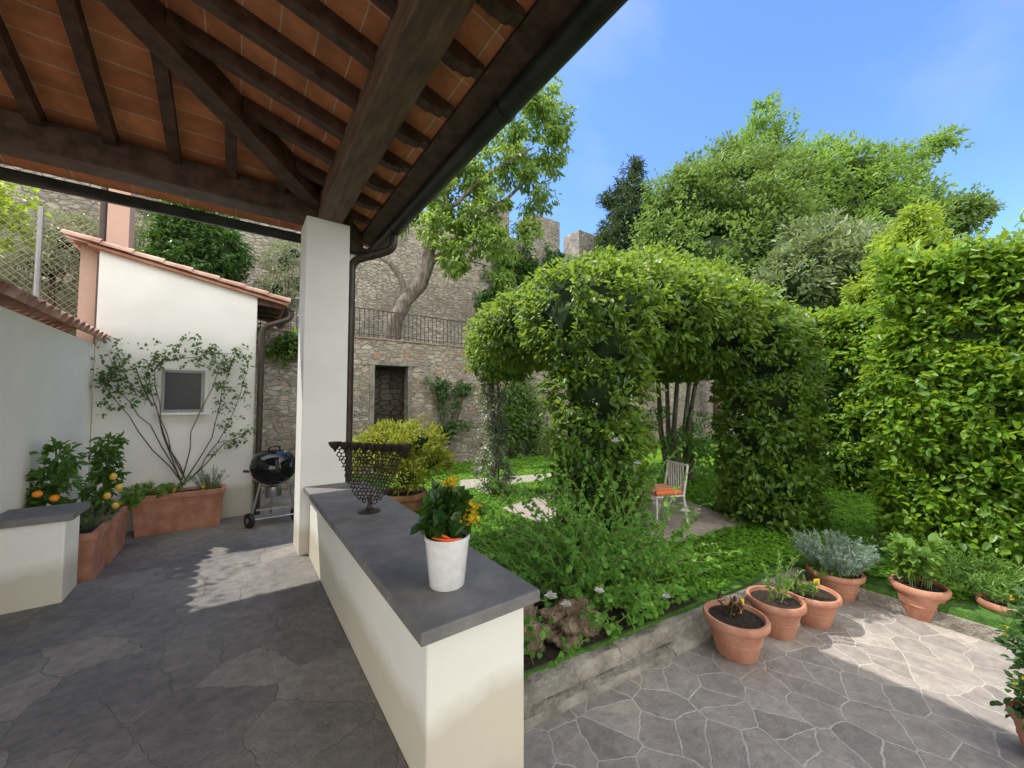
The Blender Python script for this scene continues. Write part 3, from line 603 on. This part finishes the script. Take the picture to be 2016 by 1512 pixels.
# leaning tree on terrace
tp = [ond(*q) for q in ((768,672,9.1),(778,630,9.1),(800,590,9.15),(828,560,9.2),(842,520,9.2),(848,470,9.25),(862,420,9.3),(890,350,9.3),(930,280,9.3),(985,220,9.3))]
lt = thing('leaning_tree', tp[0], 'leaning tree with pale trunk growing by the terrace railing', 'tree')
tb = MB().tube(tp, [.24,.18,.16,.17,.16,.12,.1,.085,.065,.03], 12)
obj('trunk', tb, M['bark'], lt, smooth=True)
for path, r in ((((800,590,9.15),(790,550,9.1),(770,520,9.0),(740,500,9.0),(715,480,9)), .1), (((842,520,9.2),(880,495,9.3),(930,440,9.3),(1000,390,9.3),(1060,330,9.3)), .1), (((862,420,9.3),(900,400,9.1),(950,350,8.9),(1050,290,8.8)), .07), (((890,350,9.3),(850,300,9.5),(900,230,9.5)), .06), (((880,495,9.3),(910,510,9.0),(950,520,8.9)), .05)):
    pts = [ond(*q) for q in path]; obj('limb', MB().tube(pts, [r*(1-.75*i/(len(pts)-1)) for i in range(len(pts))], 8), M['bark'], lt, smooth=True)
b = px_blobs([(1000,260,9.3,55,1),(1065,215,9.4,50,.9),(1040,175,9.4,30,.8),(930,330,9.3,60,.9),(1085,300,9.3,40,1),(1010,330,9.2,45,.8),(880,400,9.4,50,.9),(930,430,9.0,45,.9),(980,480,8.9,40,.9),(900,510,8.9,35,1),(985,545,8.8,22,1),(860,330,9.5,50,1),(1050,380,9.2,35,.9),(800,430,9.6,40,.7),(1040,455,9.1,25,.9),(860,450,9.0,35,.9),(940,470,8.9,35,1),(1100,250,9.2,30,1),(960,400,9.0,40,.9)])
leafobj('crown', [cloud(b, 380, .21, 38, .14, .06, up=.45, droop=.5, shell=(.3,1.12), rej=.3)], M['Ltree'], lt)
# ivy and wall climbers
def climber(name, lst, y, mat, label, n, L, W, lp=16, cr=.16):
    t = None; Vs = []; c = []
    for px, py, rp in lst:
        p = ony(px, py, y); d = p.x*sa+p.y*ca; r = rp/F*d
        for i in range(n): c.append((p.x+random.gauss(0,r*.5), y-random.uniform(0,.16), p.z+random.gauss(0,r*.5)))
    c = np.array(c); o = np.tile([[0,-1,.1]], (len(c),1)); b0 = (c[:,0].mean(), y, c[:,2].min())
    t = thing(name, b0, label, 'climbing plant')
    leafobj('foliage', [fill(c, cr, lp, o, L, W, .3, .3, .7)], mat, t)
    tb = MB()
    for i in range(0, len(c), max(1, len(c)//10)): tb.tube([(b0[0]+random.uniform(-.1,.1), y-.03, b0[2]), ((b0[0]+c[i,0])/2+random.uniform(-.1,.1), y-.03, (b0[2]+c[i,2])/2), (c[i,0], y-.03, c[i,2])], [.02,.014,.006], 5)
    obj('stem', tb, M['bark2'], t)
climber('ivy', [(1000,520,30),(1040,540,35),(1090,540,35),(990,570,30),(960,600,20)], 13.95, M['Ldark'], 'dark ivy hanging over the high town wall', 45, .2, .15, 20, .35)
climber('wall_creeper', [(880,780,28),(860,760,18),(895,830,25),(910,770,15),(870,850,15)], 8.46, M['Lrose'], 'thin creeper spread on the stone wall right of the doorway', 12, .12, .06, 12)
climber('wall_creeper', [(1020,770,35),(1040,830,45),(1010,870,45),(1060,890,35),(1000,820,30)], 8.42, M['Lbay'], 'bushy green creeper on the stone wall behind the left arbor post', 30, .14, .07)
climber('ivy', [(575,670,16),(590,685,12),(555,690,12)], 8.45, M['Lbay'], 'small ivy tuft on the stone wall beside the outbuilding', 14, .1, .06)
# ------------------------------------------------------------------ climbing rose on shed
rs = thing('climbing_rose', (-.45, 6.85, .2), 'thin climbing rose trained around the little window of the outbuilding', 'climbing plant')
ends = [[(355,950),(290,840),(235,770),(215,700)],[(355,950),(300,800),(245,740),(225,690)],[(358,950),(330,850),(280,740),(310,690)],[(362,950),(420,860),(440,760),(470,690)],[(362,950),(440,880),(490,845)],[(355,950),(270,850),(210,760),(205,740)],[(360,950),(380,850),(430,720),(400,690)],[(358,950),(320,830),(300,720),(370,665)],[(365,950),(410,900),(465,800),(490,720)],[(300,800),(270,730),(330,705),(400,700),(480,700)]]
rm = MB(); cs = []
for e in ends:
    pts = [ony(q[0]+random.uniform(-6,6), q[1]+random.uniform(-6,6), 6.93-random.uniform(0,.06)) for q in e]
    fine = []
    for i in range(len(pts)-1):
        for t in (0,.33,.66): fine.append(pts[i].lerp(pts[i+1], t)+Vector((random.uniform(-.02,.02),0,random.uniform(-.02,.02))))
    fine.append(pts[-1]); rm.tube(fine, [.009*(1-.7*i/(len(fine)-1)) for i in range(len(fine))], 5)
    n = len(fine)
    for i in range(n//2, n):
        for k in range(5):
            q = tuple(fine[i]+Vector((random.gauss(0,.07), random.uniform(-.06,.01), random.gauss(0,.06))))
            if not (wx0-.02 < q[0] < wx1+.02 and wz0 < q[2] < wz1): cs.append(q)
obj('stem', rm, M['bark2'], rs)
cs = np.array(cs); leafobj('foliage', [fill(cs, .055, 6, np.tile([[0,-1,.2]], (len(cs),1)), .05, .03, .3, .3, .8)], M['Lrose'], rs)
# ------------------------------------------------------------------ planters and citrus
def planter(x0, y0, x1, y1, h, label):
    t = thing('planter_box', ((x0+x1)/2,(y0+y1)/2,ZG), label, 'planter')
    obj('trough', MB().rectloft(x0,y0,x1,y1,[(.03,ZG),(.0,ZG+h-.07),(-.018,ZG+h-.065),(-.018,ZG+h),(.025,ZG+h),(.03,ZG+h-.05)]), M['terra'], t, bevel=.004)
    obj('soil', MB().box(x0+.032,y0+.032,ZG+h-.049,x1-.032,y1-.032,ZG+h-.03), M['soil'], t); return t
planter(-1.0,6.6,-.1,6.93,.5,'long low terracotta planter against the outbuilding wall under the rose')
planter(-1.43,5.05,-1.0,5.62,.5,'square terracotta planter nearest the short parapet wall')
planter(-1.43,5.72,-.98,6.38,.5,'terracotta planter in the middle holding the lemon tree')
def citrus(c, h, label, fm, fruit, rad):
    c = Vector(c); t = thing('citrus_tree', c, label, 'citrus tree')
    bl = [(c.x,c.y,c.z+h*.6,rad,rad,.2),(c.x+.02,c.y,c.z+h*.85,rad*.75,rad*.75,.16),(c.x-.02,c.y-.04,c.z+h*.35,rad,rad,.15)]
    obj('stem', MB().tube([c,c+Vector((.02,0,h*.5)),c+Vector((0,0,h*.95))],[.015,.012,.006],7), M['bark2'], t)
    leafobj('foliage', [cloud(bl, 60, .06, 8, .095, .042, shell=(.4,1.1), rej=.1)], M['Lcit'], t)
    for q in fruit:
        rr = .032
        obj('fruit', MB().ball(c+Vector(q), rr, rr, rr*(1 if fm=='orange' else 1.25), 3), M[fm], t, smooth=True)
citrus((-1.32,5.3,.26), .88, 'bushy citrus plant with two oranges in the nearest planter', 'orange', [(-.05,-.17,.44),(.05,-.17,.39)], .13)
citrus((-1.14,6.12,.26), .9, 'slender lemon tree with ripe yellow lemons by the white wall', 'lemon', [(.08,-.14,.42),(.12,-.1,.29),(.04,-.15,.22),(.1,-.12,.1)], .10)
def herb(name, c, n, h, sp, m, L, W, mat, label, rad=.06, tagcol=True, cat='herb', **k):
    t = thing(name, c, label, cat); Vs, mb = sprigs(c, n, h, sp, m, L, W, rad, **k)
    leafobj('foliage', Vs, mat, t); obj('stem', mb, M['stem'], t); return t
herb('rosemary_plant', (-1.1,5.42,.26), 26, .26, .12, 40, .03, .006, M['Lros'], 'upright rosemary in the planter nearest the short wall', .1)
herb('herb_clump', (-1.05,6.25,.26), 22, .2, .14, 22, .06, .03, M['Lherb'], 'low leafy herb at the back of the lemon tree planter', .1)
herb('herb_clump', (-.8,6.76,.27), 26, .2, .2, 22, .06, .03, M['Lherb'], 'soft green herb at the left end of the long planter', .13)
herb('rosemary_plant', (-.25,6.76,.27), 30, .34, .14, 40, .03, .006, M['Lros'], 'small rosemary bush at the right end of the long planter', .1)
def plant_tag(c, rz, label):
    c = Vector(c); t = MB(); d = Vector((math.cos(rz), math.sin(rz), 0))
    t.prism([c-d*.004, c+d*.004, c+d*.004+Vector((0,0,.07)), c+d*.025+Vector((0,0,.07)), c+d*.025+Vector((0,0,.11)), c-d*.025+Vector((0,0,.11)), c-d*.025+Vector((0,0,.07)), c-d*.004+Vector((0,0,.07))], (-d.y*.002, d.x*.002, 0)); return t
for c, lb in (((-.32,6.66,.27),'yellow plant tag beside rosemary in the long planter'),((-.62,6.66,.27),'yellow plant tag in the middle of the long planter'),((-1.02,6.1,.27),'yellow plant tag hung low beside the lemons')):
    tag(obj('plant_tag', plant_tag(c, -.6, ''), M['yellow'], loc=c), lb, 'plant tag')
# ------------------------------------------------------------------ kettle barbecue
c = onz(536,1026,ZG); bb = thing('kettle_barbecue', c, 'round black kettle barbecue on a wheeled stand beside the outbuilding', 'barbecue')
def at(dx, dy, dz): return (c.x+dx, c.y+dy, c.z+dz)
obj('bowl', MB().lathe(at(0,0,0), [(.03,.52),(.12,.53),(.21,.58),(.265,.66),(.285,.74),(.288,.76)], 36), M['black'], bb, smooth=True)
ld = obj('lid', MB().lathe(at(0,0,0), [(.292,.765),(.29,.79),(.27,.87),(.22,.94),(.14,.985),(.05,1.0),(.0,1.002)], 36), M['black'], bb, smooth=True)
obj('handle', MB().tube(smoothpath([at(-.07,-.03,.985),at(-.06,-.05,1.05),at(.06,-.05,1.05),at(.07,-.03,.985)]), .012, 8), M['dull'], ld, smooth=True)
obj('damper', MB().lathe(at(.12,-.08,.965), [(.035,0),(.035,.02),(.01,.025)], 14), M['steel'], ld)
for s in (-1, 1): obj('side_handle', MB().tube([at(s*.285,-.05,.72),at(s*.35,-.05,.73),at(s*.35,.05,.73),at(s*.285,.05,.72)], .011, 8), M['dull'], bb, smooth=True)
legs = [(-.16,-.1,-.27,-.17),(.16,-.1,.28,-.17),(0,.18,0,.3)]
for a, b_, e, f in legs: obj('leg', MB().tube([at(a,b_,.56),at(e,f,.04)], .014, 8), M['steel'], bb, smooth=True)
obj('ash_catcher', MB().lathe(at(0,0,0), [(.03,.50),(.1,.49),(.105,.36),(.09,.34),(.0,.34)], 24), M['steel'], bb, smooth=True)
obj('shelf', MB().prism([at(-.2,-.13,.2),at(.2,-.13,.2),at(.06,.22,.2),at(-.06,.22,.2)], (0,0,.018)), M['steel'], bb)
for s in (-1, 1):
    w = MB(); p0 = Vector(at(s*.27-.025 if s<0 else s*.27-.02, -.17, .095)); w.tube([p0,p0+Vector((.045,.02,0))], .095, 22); wo = obj('wheel', w, M['dull'], bb, smooth=True)
    w = MB(); w.tube([p0+Vector((-.004,-.002,0)),p0+Vector((.05,.022,0))], .035, 14); obj('hub', w, M['steel'], wo, smooth=True)
obj('axle', MB().tube([at(-.27,-.16,.095),at(.27,-.16,.095)], .009, 6), M['steel'], bb)
# ------------------------------------------------------------------ candelabrum
c = onz(722,1008,.632)+Vector((.02,0,0)); e0 = Vector((.45,-.60,0)).normalized(); nn = Vector((-e0.y, e0.x, 0))
cd = thing('candelabrum', c, 'dark openwork metal candelabrum with a row of cups on the parapet', 'candle holder')
obj('base', MB().lathe(c, [(.0,.002),(.085,.002),(.085,.008),(.05,.016),(.02,.035),(.014,.07),(.018,.11)], 28), M['bronze'], cd, smooth=True)
net = MB(); g = {}
NS, NZ = 27, 16
def inside(s, z):
    t = (z-.065)/.42; return 0 < t < 1 and abs(s-.03*t) < .06+.27*t**.6
for i in range(-NS, NS+1):
    for j in range(NZ+1):
        s = i*.0165; z = .07+j*.0275
        if inside(s, z):
            g[i, j] = c+e0*(s+random.uniform(-.006,.006)+(.004 if (i+j)%2 else -.004))+Vector((0,0,z+random.uniform(-.008,.008)))+nn*(.05*math.cos(s*5)-.05+random.uniform(-.006,.006))
for (i, j), p in g.items():
    if (i+1, j) in g and random.random() < .93: net.tube([p, g[i+1, j]], .0048, 5)
    if (i, j+1) in g and (i+j)%2 == 0: net.tube([p, g[i, j+1]], .0048, 5)
obj('openwork_body', net, M['bronze'], cd)
for k in range(9):
    s = (k-4)*.083+.03; p = c+e0*s+nn*(.05*math.cos(s*5)-.05)+Vector((0,0,.47+.012*abs(k-4)/4))
    obj('candle_cup', MB().lathe(p, [(.006,-.02),(.012,0),(.03,.014),(.046,.038),(.051,.06),(.047,.06),(.03,.026),(.0,.016)], 22), M['bronze'], cd, smooth=True)
# ------------------------------------------------------------------ kalanchoe in white pot
c = onz(880,1150,.632); kp = thing('potted_kalanchoe', c, 'yellow flowering plant in a white ceramic pot on the parapet', 'potted plant')
obj('pot', MB().lathe(c, [(0,.001),(.078,.001),(.083,.006),(.104,.215),(.108,.217),(.11,.235),(.104,.236),(.098,.21),(.0,.2)], 40), M['ceramic'], kp, smooth=True)
obj('soil', MB().lathe(c, [(.0,.202),(.097,.212),(.0,.218)], 24), M['soil'], kp)
bl = [(c.x,c.y,c.z+.29,.10,.10,.04),(c.x,c.y,c.z+.36,.09,.09,.08)]
leafobj('foliage', [cloud(bl, 85, .03, 5, .07, .055, shell=(.2,1.05), rej=.1, droop=-.15)], M['Lkal'], kp)
stm = MB(); fl = []
for q in ((0,-.02,.48),(.09,-.08,.36),(.11,-.03,.33),(.02,.04,.45),(.06,-.09,.32),(.08,-.07,.30)):
    p = c+Vector(q); stm.tube([c+Vector((q[0]*.3,q[1]*.3,.22)), p], .004, 5); fl.append(p)
obj('stem', stm, M['stem'], kp)
for p in fl:
    cc = np.array([[p.x+random.gauss(0,.014), p.y+random.gauss(0,.014), p.z+random.gauss(0,.01)] for _ in range(9)])
    leafobj('flower_head', [fill(cc, .012, 6, np.tile([[0,0,1.]],(9,1)), .022, .016, .8, -.2, .7)], M['yflower'], kp)
rbn = MB().tube([c+Vector((-.1,-.05,.25)),c+Vector((-.06,-.1,.245)),c+Vector((-.02,-.105,.24)),c+Vector((.02,-.1,.24))],[.003,.007,.007,.002],7).tube([c+Vector((-.08,-.05,.27)),c+Vector((-.05,-.09,.255)),c+Vector((-.03,-.105,.245))],[.003,.007,.002],7)
obj('red_pepper_pick', rbn, M['red'], kp, smooth=True)
# ------------------------------------------------------------------ terracotta pots on patio
def pot_prof(Rr, h): return [(0,.0),(.60*Rr,.0),(.63*Rr,.03*h),(.74*Rr,.40*h),(.77*Rr,.41*h),(.77*Rr,.45*h),(.755*Rr,.46*h),(.86*Rr,.76*h),(.95*Rr,.78*h),(1.0*Rr,.84*h),(1.01*Rr,.94*h),(.97*Rr,h),(.88*Rr,h),(.84*Rr,.9*h),(.0,.87*h)]
def tpot(px, py, wpx, label, h, cat='potted plant', name='potted_herb'):
    c = onz(px, py, ZG); d = c.x*sa+c.y*ca; Rr = wpx/2/F*d/math.sqrt(1+((px-1008)/F)**2)
    t = thing(name, c, label, cat); obj('pot', MB().lathe(c, pot_prof(Rr, h), 36), M['terra'], t, smooth=True)
    obj('soil', MB().lathe(c, [(.0,.872*h),(.855*Rr,.9*h),(.0,.935*h)], 24), M['soil'], t)
    return t, c+Vector((0,0,h*.9)), Rr
def addsprigs(t, c, n, h, sp, m, L, W, mat, rad, **k):
    Vs, mb = sprigs(c, n, h, sp, m, L, W, rad, **k); leafobj('foliage', Vs, mat, t); obj('stem', mb, M['stem'], t)
t, q, r = tpot(1450,1284,130,'terracotta pot with dark soil and a tiny red plant nearest the parapet', .25, name='potted_seedling')
addsprigs(t, q+Vector((-.02,.04,0)), 9, .13, .06, 14, .04, .018, leafmat('dark_red_leaf',(.04,.03,.012),(.12,.05,.03),None,.2), .03)
obj('plant_tag', plant_tag(q+Vector((.08,.0,-.01)), -.5, ''), M['yellow'], t)
t, q, r = tpot(1528,1243,118,'terracotta pot with wispy green sprigs, second in the row', .245)
addsprigs(t, q, 9, .38, .12, 30, .04, .012, M['Lherb'], .06)
t, q, r = tpot(1598,1222,118,'terracotta pot with low herb and yellow tag, third in the row', .225)
addsprigs(t, q+Vector((-.03,.04,0)), 14, .13, .1, 16, .04, .016, M['Lherb'], .08)
obj('plant_tag', plant_tag(q+Vector((.07,-.02,-.01)), -.5, ''), M['yellow'], t)
t, q, r = tpot(1645,1172,116,'terracotta pot overflowing with a silvery blue curry plant', .22, name='potted_curry_plant')
addsprigs(t, q, 170, .36, .15, 80, .028, .006, M['Lblue'], .13, bend=.5, lean=.5)
addsprigs(t, q+Vector((-.12,.0,0)), 12, .1, .15, 16, .04, .02, M['Lherb'], .05)
t, q, r = tpot(1812,1212,122,'terracotta pot of leafy basil standing alone before the kerb', .25, name='potted_basil')
addsprigs(t, q, 32, .38, .10, 24, .08, .052, M['Lherb'], .08, up=.8, t0=.3)
t, q, r = tpot(1982,1245,122,'terracotta pot with yellow tag at the right edge of the photo', .22)
addsprigs(t, q, 16, .16, .12, 16, .05, .02, M['Lherb'], .08)
obj('plant_tag', plant_tag(q+Vector((-.06,-.04,-.01)), -.5, ''), M['yellow'], t)
c = onz(2066,1500,ZG); t = thing('potted_shrub', c, 'dark trailing shrub in a pot at the bottom right corner', 'potted plant')
obj('pot', MB().lathe(c, pot_prof(.12,.2), 32), M['terra'], t, smooth=True); obj('soil', MB().lathe(c, [(0,.175),(.102,.18),(0,.187)], 20), M['soil'], t)
bl = [(c.x,c.y,c.z+.36,.10,.10,.16),(c.x-.01,c.y+.02,c.z+.6,.08,.08,.15),(c.x,c.y-.02,c.z+.22,.12,.12,.07)]
leafobj('foliage', [cloud(bl,100,.05,9,.04,.022,shell=(.3,1.1),rej=.1)], M['Ldark'], t); obj('stem', MB().tube([c+Vector((0,0,.17)),c+Vector((0,0,.65))],.008,6), M['bark2'], t)
leafobj('blossom', [cloud(bl,8,.03,4,.02,.018,shell=(1,1.1))], M['yflower'], t, kind='stuff')
for i, (px, py, lb) in enumerate(((1890,1150,'feathery green herb clump at the foot of the laurel hedge behind the basil'),(1985,1160,'feathery green herb clump under the hedge at the right edge'),(1840,1120,'low green herb clump behind the basil pot'))):
    c = onz(px, py, -.01); herb('herb_clump', c, 70, .3, .3, 36, .04, .012, M['Lherb'], lb, .22)
# golden shrub
c = Vector((1.95,5.35,ZG)); t = thing('potted_golden_shrub', c, 'golden green shrub in a large terracotta pot behind the candelabrum', 'potted plant')
obj('pot', MB().lathe(c, pot_prof(.34,.42), 36), M['terra'], t, smooth=True); obj('soil', MB().lathe(c, [(0,.367),(.29,.38),(0,.39)], 24), M['soil'], t)
bl = px_blobs([(780,890,5.4,55,.8),(740,870,5.5,42,.8),(830,870,5.5,45,.8),(850,910,5.4,35,.8),(790,860,5.7,40,.7),(720,900,5.3,35,.8),(800,940,5.2,38,.7)])
leafobj('foliage', [cloud(bl,300,.1,22,.075,.022,shell=(.5,1.12),rej=.4,droop=-.3,up=.3)], M['Lyel'], t); obj('inner_foliage', core(bl,.5), M['dark'], t)
obj('stem', MB().tube([c+Vector((0,0,.37)),c+Vector((0,0,.7))],.03,7), M['bark2'], t)
# caper bush
c = Vector((2.3,2.1,.0)); cp = thing('caper_bush', c, 'sprawling caper bush with round leaves and white flowers in the rocky bed', 'shrub')
mb = MB(); Vs = []
for i in range(270):
    a = random.uniform(0, 2*PI); b0 = c+Vector((random.uniform(-.5,.6),random.uniform(-.2,.25),0)); o = Vector((math.cos(a),math.sin(a)*.85,0)); Ls = random.uniform(.6,1.45); el = random.uniform(.2,1.35)
    if o.y < -.2: Ls *= .62
    if o.x < -.3: Ls *= .85
    pts = []
    for k in range(7):
        t = k/6; p = b0+o*(Ls*math.cos(el)*(t+.3*t*t)*1.1+.1*t)+Vector((0,0,Ls*(math.sin(el)*1.3*t-.42*t*t)))+Vector((random.uniform(-.012,.012),random.uniform(-.012,.012),0))
        p.z = max(p.z, .03); p.x = max(p.x, 1.26+.02*k); p.y = max(p.y, 1.66) if p.z < .2 else max(p.y, 1.5); pts.append(p)
    mb.tube(pts, [.004,.0038,.0034,.003,.0027,.0022,.0018], 4)
    m = int(27*Ls)+8; t = rng.uniform(.15, 1, m); q = np.array([list(p) for p in pts]); P = np.stack([np.interp(t, np.linspace(0,1,7), q[:,k]) for k in range(3)], axis=1)
    A = rng.normal(size=(m,3))*.7+np.array(o)*.3; N = np.array([0,0,.9])+rng.normal(size=(m,3))*.45; k = rng.uniform(.5,1.15,m)
    Vs.append(leafgeo(P, A, N, .044*k, .041*k))
leafobj('foliage', Vs, M['Lcaper'], cp); obj('stem', mb, M['stem'], cp)
for px, py, d in ((1115,1195,1.95),(1212,872,2.7),(1180,1168,2.0),(1312,1178,2.3),(1085,1180,1.95),(1255,915,2.8),(1350,1010,2.6)):
    p = ond(px, py, d); kk = rng.uniform(.7,1.05); fp = [leafgeo(np.tile([list(p)],(5,1)), np.array([[math.cos(k*1.256),math.sin(k*1.256),.7] for k in range(5)]), np.tile([[0,0,1.]],(5,1)), .04*kk, .036*kk), leafgeo(np.tile([list(p)],(14,1)), rng.normal(size=(14,3))*.4+np.array([0,0,.9]), rng.normal(size=(14,3)), .045*kk, .002)]
    leafobj('flower', fp, M['petal'], cp)
# ------------------------------------------------------------------ chair + cushion
c = onz(1302,1035,ZL+.02); ch = thing('garden_chair', c, 'white metal garden chair with slatted back under the arbor', 'chair'); ch.rotation_euler = (0,0,R(-112))
def cb(name, mb, mat):
    me = bpy.data.meshes.new(name); me.from_pydata([(v[0]*.9,v[1]*.9,v[2]*.88) for v in mb.v], [], mb.f); me.materials.append(mat); o = bpy.data.objects.new(name, me); C.objects.link(o); o.parent = ch; return o
for sx in (-.2,.2): cb('leg', MB().tube([(sx,-.2,0),(sx,-.2,.44)], .014, 8), M['chairw'])
for sx in (-.2,.2): cb('back_leg', MB().tube([(sx,.26,0),(sx,.2,.44),(sx,.27,.84)], .016, 8), M['chairw'])
cb('seat', MB().box(-.22,-.22,.44,.22,.21,.455), M['chairw'])
for k in range(7): cb('back_slat', MB().box(-.165+k*.05,.235,.5,-.145+k*.05,.245,.83), M['chairw'])
cb('top_rail', MB().tube([(-.2,.27,.84),(.2,.27,.84)], .016, 8), M['chairw'])
cu = tag(obj('seat_cushion', MB().rectloft(-.18,-.18,.18,.17,[(.02,.403),(0,.42),(0,.45),(.03,.47)]), M['cushion'], bevel=.008), 'orange striped seat cushion on the white garden chair', 'cushion')
cu.location = c; cu.rotation_euler = ch.rotation_euler
# ------------------------------------------------------------------ lawn cover
n = 130000; d = 2.2+11*rng.uniform(0,1,n)**1.25; u = rng.uniform(-.32,1.15,n); X = d*(sa+u*ca); Y = d*(ca-u*sa)
ok = (X > 1.25) & ((Y > 1.84-.11*(X-1.135)) | ((X > 4.5) & (Y > -1))) & (Y < 8.45) & (X < 14)
def inpoly(X, Y, poly):
    r = np.zeros(len(X), bool); k = len(poly)
    for i in range(k):
        a, b = poly[i], poly[(i+1)%k]; cnd = ((a.y > Y) != (b.y > Y)) & (X < (b.x-a.x)*(Y-a.y)/(b.y-a.y+1e-9)+a.x); r ^= cnd
    return r
ok &= ~inpoly(X, Y, ap) & ~inpoly(X, Y, pa) & ~((X < 2.8) & (Y < 2.3))
X, Y = X[ok], Y[ok]; n = len(X); P = np.stack([X, Y, ZL+rng.uniform(0,.035,n)+.01*np.sin(X*5)*np.cos(Y*4)], axis=1)
A = rng.normal(size=(n,3)); A[:,2] = rng.uniform(-.1,.3,n); N = np.tile([[0,0,1.]],(n,1))+rng.normal(size=(n,3))*.25; k = rng.uniform(.6,1.3,n)*np.maximum(1,np.hypot(X,Y)/6)
tag(leafobj('ground_cover', [leafgeo(P, A, N, .038*k, .032*k)], M['Lgrass']), 'low clover like green ground cover filling the lawn', 'ground cover', kind='stuff')
# ------------------------------------------------------------------ light, world, camera
sun = Vector((-.46,.46,1)).normalized()
ld_ = bpy.data.lights.new('sun', 'SUN'); ld_.energy = 5.0; ld_.angle = R(.5); ld_.color = (1, .95, .86)
lo = bpy.data.objects.new('sun', ld_); C.objects.link(lo); lo.rotation_euler = (-sun).to_track_quat('-Z', 'Y').to_euler(); lo.location = (-10, 10, 20)
w = bpy.data.worlds.new('World'); S.world = w; w.use_nodes = True; nt = w.node_tree; n = nt.nodes; l = nt.links
bg = n['Background']; sk = n.new('ShaderNodeTexSky'); sk.sky_type = 'NISHITA'; sk.sun_disc = False
sk.sun_elevation = math.asin(sun.z); sk.sun_rotation = math.atan2(sun.x, sun.y); sk.air_density = 1.0; sk.dust_density = .6; sk.ozone_density = 1.5
tcn = n.new('ShaderNodeTexCoord'); mp = n.new('ShaderNodeMapping'); mp.inputs['Scale'].default_value = (1.2, 3.2, 4); mp.inputs['Rotation'].default_value = (.3, .2, .6)
l.new(tcn.outputs['Generated'], mp.inputs[0]); nz = n.new('ShaderNodeTexNoise'); nz.inputs['Scale'].default_value = 1.3; nz.inputs['Detail'].default_value = 4; l.new(mp.outputs[0], nz.inputs['Vector'])
rp = n.new('ShaderNodeValToRGB'); rp.color_ramp.elements[0].position = .48; rp.color_ramp.elements[1].position = .88; rp.color_ramp.elements[1].color = (.35,.35,.35,1); l.new(nz.outputs[0], rp.inputs[0])
gm = n.new('ShaderNodeMix'); gm.data_type = 'RGBA'; gm.blend_type = 'MULTIPLY'; gm.inputs[0].default_value = 1; l.new(sk.outputs[0], gm.inputs[6]); gm.inputs[7].default_value = (1.42, 1.82, 2.72, 1)
mx = n.new('ShaderNodeMix'); mx.data_type = 'RGBA'; l.new(rp.outputs[0], mx.inputs[0]); l.new(gm.outputs[2], mx.inputs[6]); mx.inputs[7].default_value = (6, 6.2, 6.5, 1)
# bright white half of the sky behind the camera, added as fill light
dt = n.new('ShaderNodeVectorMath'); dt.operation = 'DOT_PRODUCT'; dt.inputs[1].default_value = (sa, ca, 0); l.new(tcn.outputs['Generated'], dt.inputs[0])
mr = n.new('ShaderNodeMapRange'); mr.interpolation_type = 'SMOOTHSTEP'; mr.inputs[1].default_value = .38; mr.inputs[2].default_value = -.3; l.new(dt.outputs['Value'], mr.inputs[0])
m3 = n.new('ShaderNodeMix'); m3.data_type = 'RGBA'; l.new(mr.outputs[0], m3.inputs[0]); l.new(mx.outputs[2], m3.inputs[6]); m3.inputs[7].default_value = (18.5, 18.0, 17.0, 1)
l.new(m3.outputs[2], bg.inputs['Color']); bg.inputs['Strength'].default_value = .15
cam = bpy.data.cameras.new('camera'); co = bpy.data.objects.new('camera', cam); C.objects.link(co); cam.sensor_width = 36; cam.lens = 36*F/2016; cam.clip_start = .05; cam.clip_end = 2000
co.location = O; co.rotation_euler = (PI/2+PIT, 0, -YAW); S.camera = co
S.view_settings.view_transform = 'Standard'; S.view_settings.look = 'None'; S.view_settings.exposure = 0
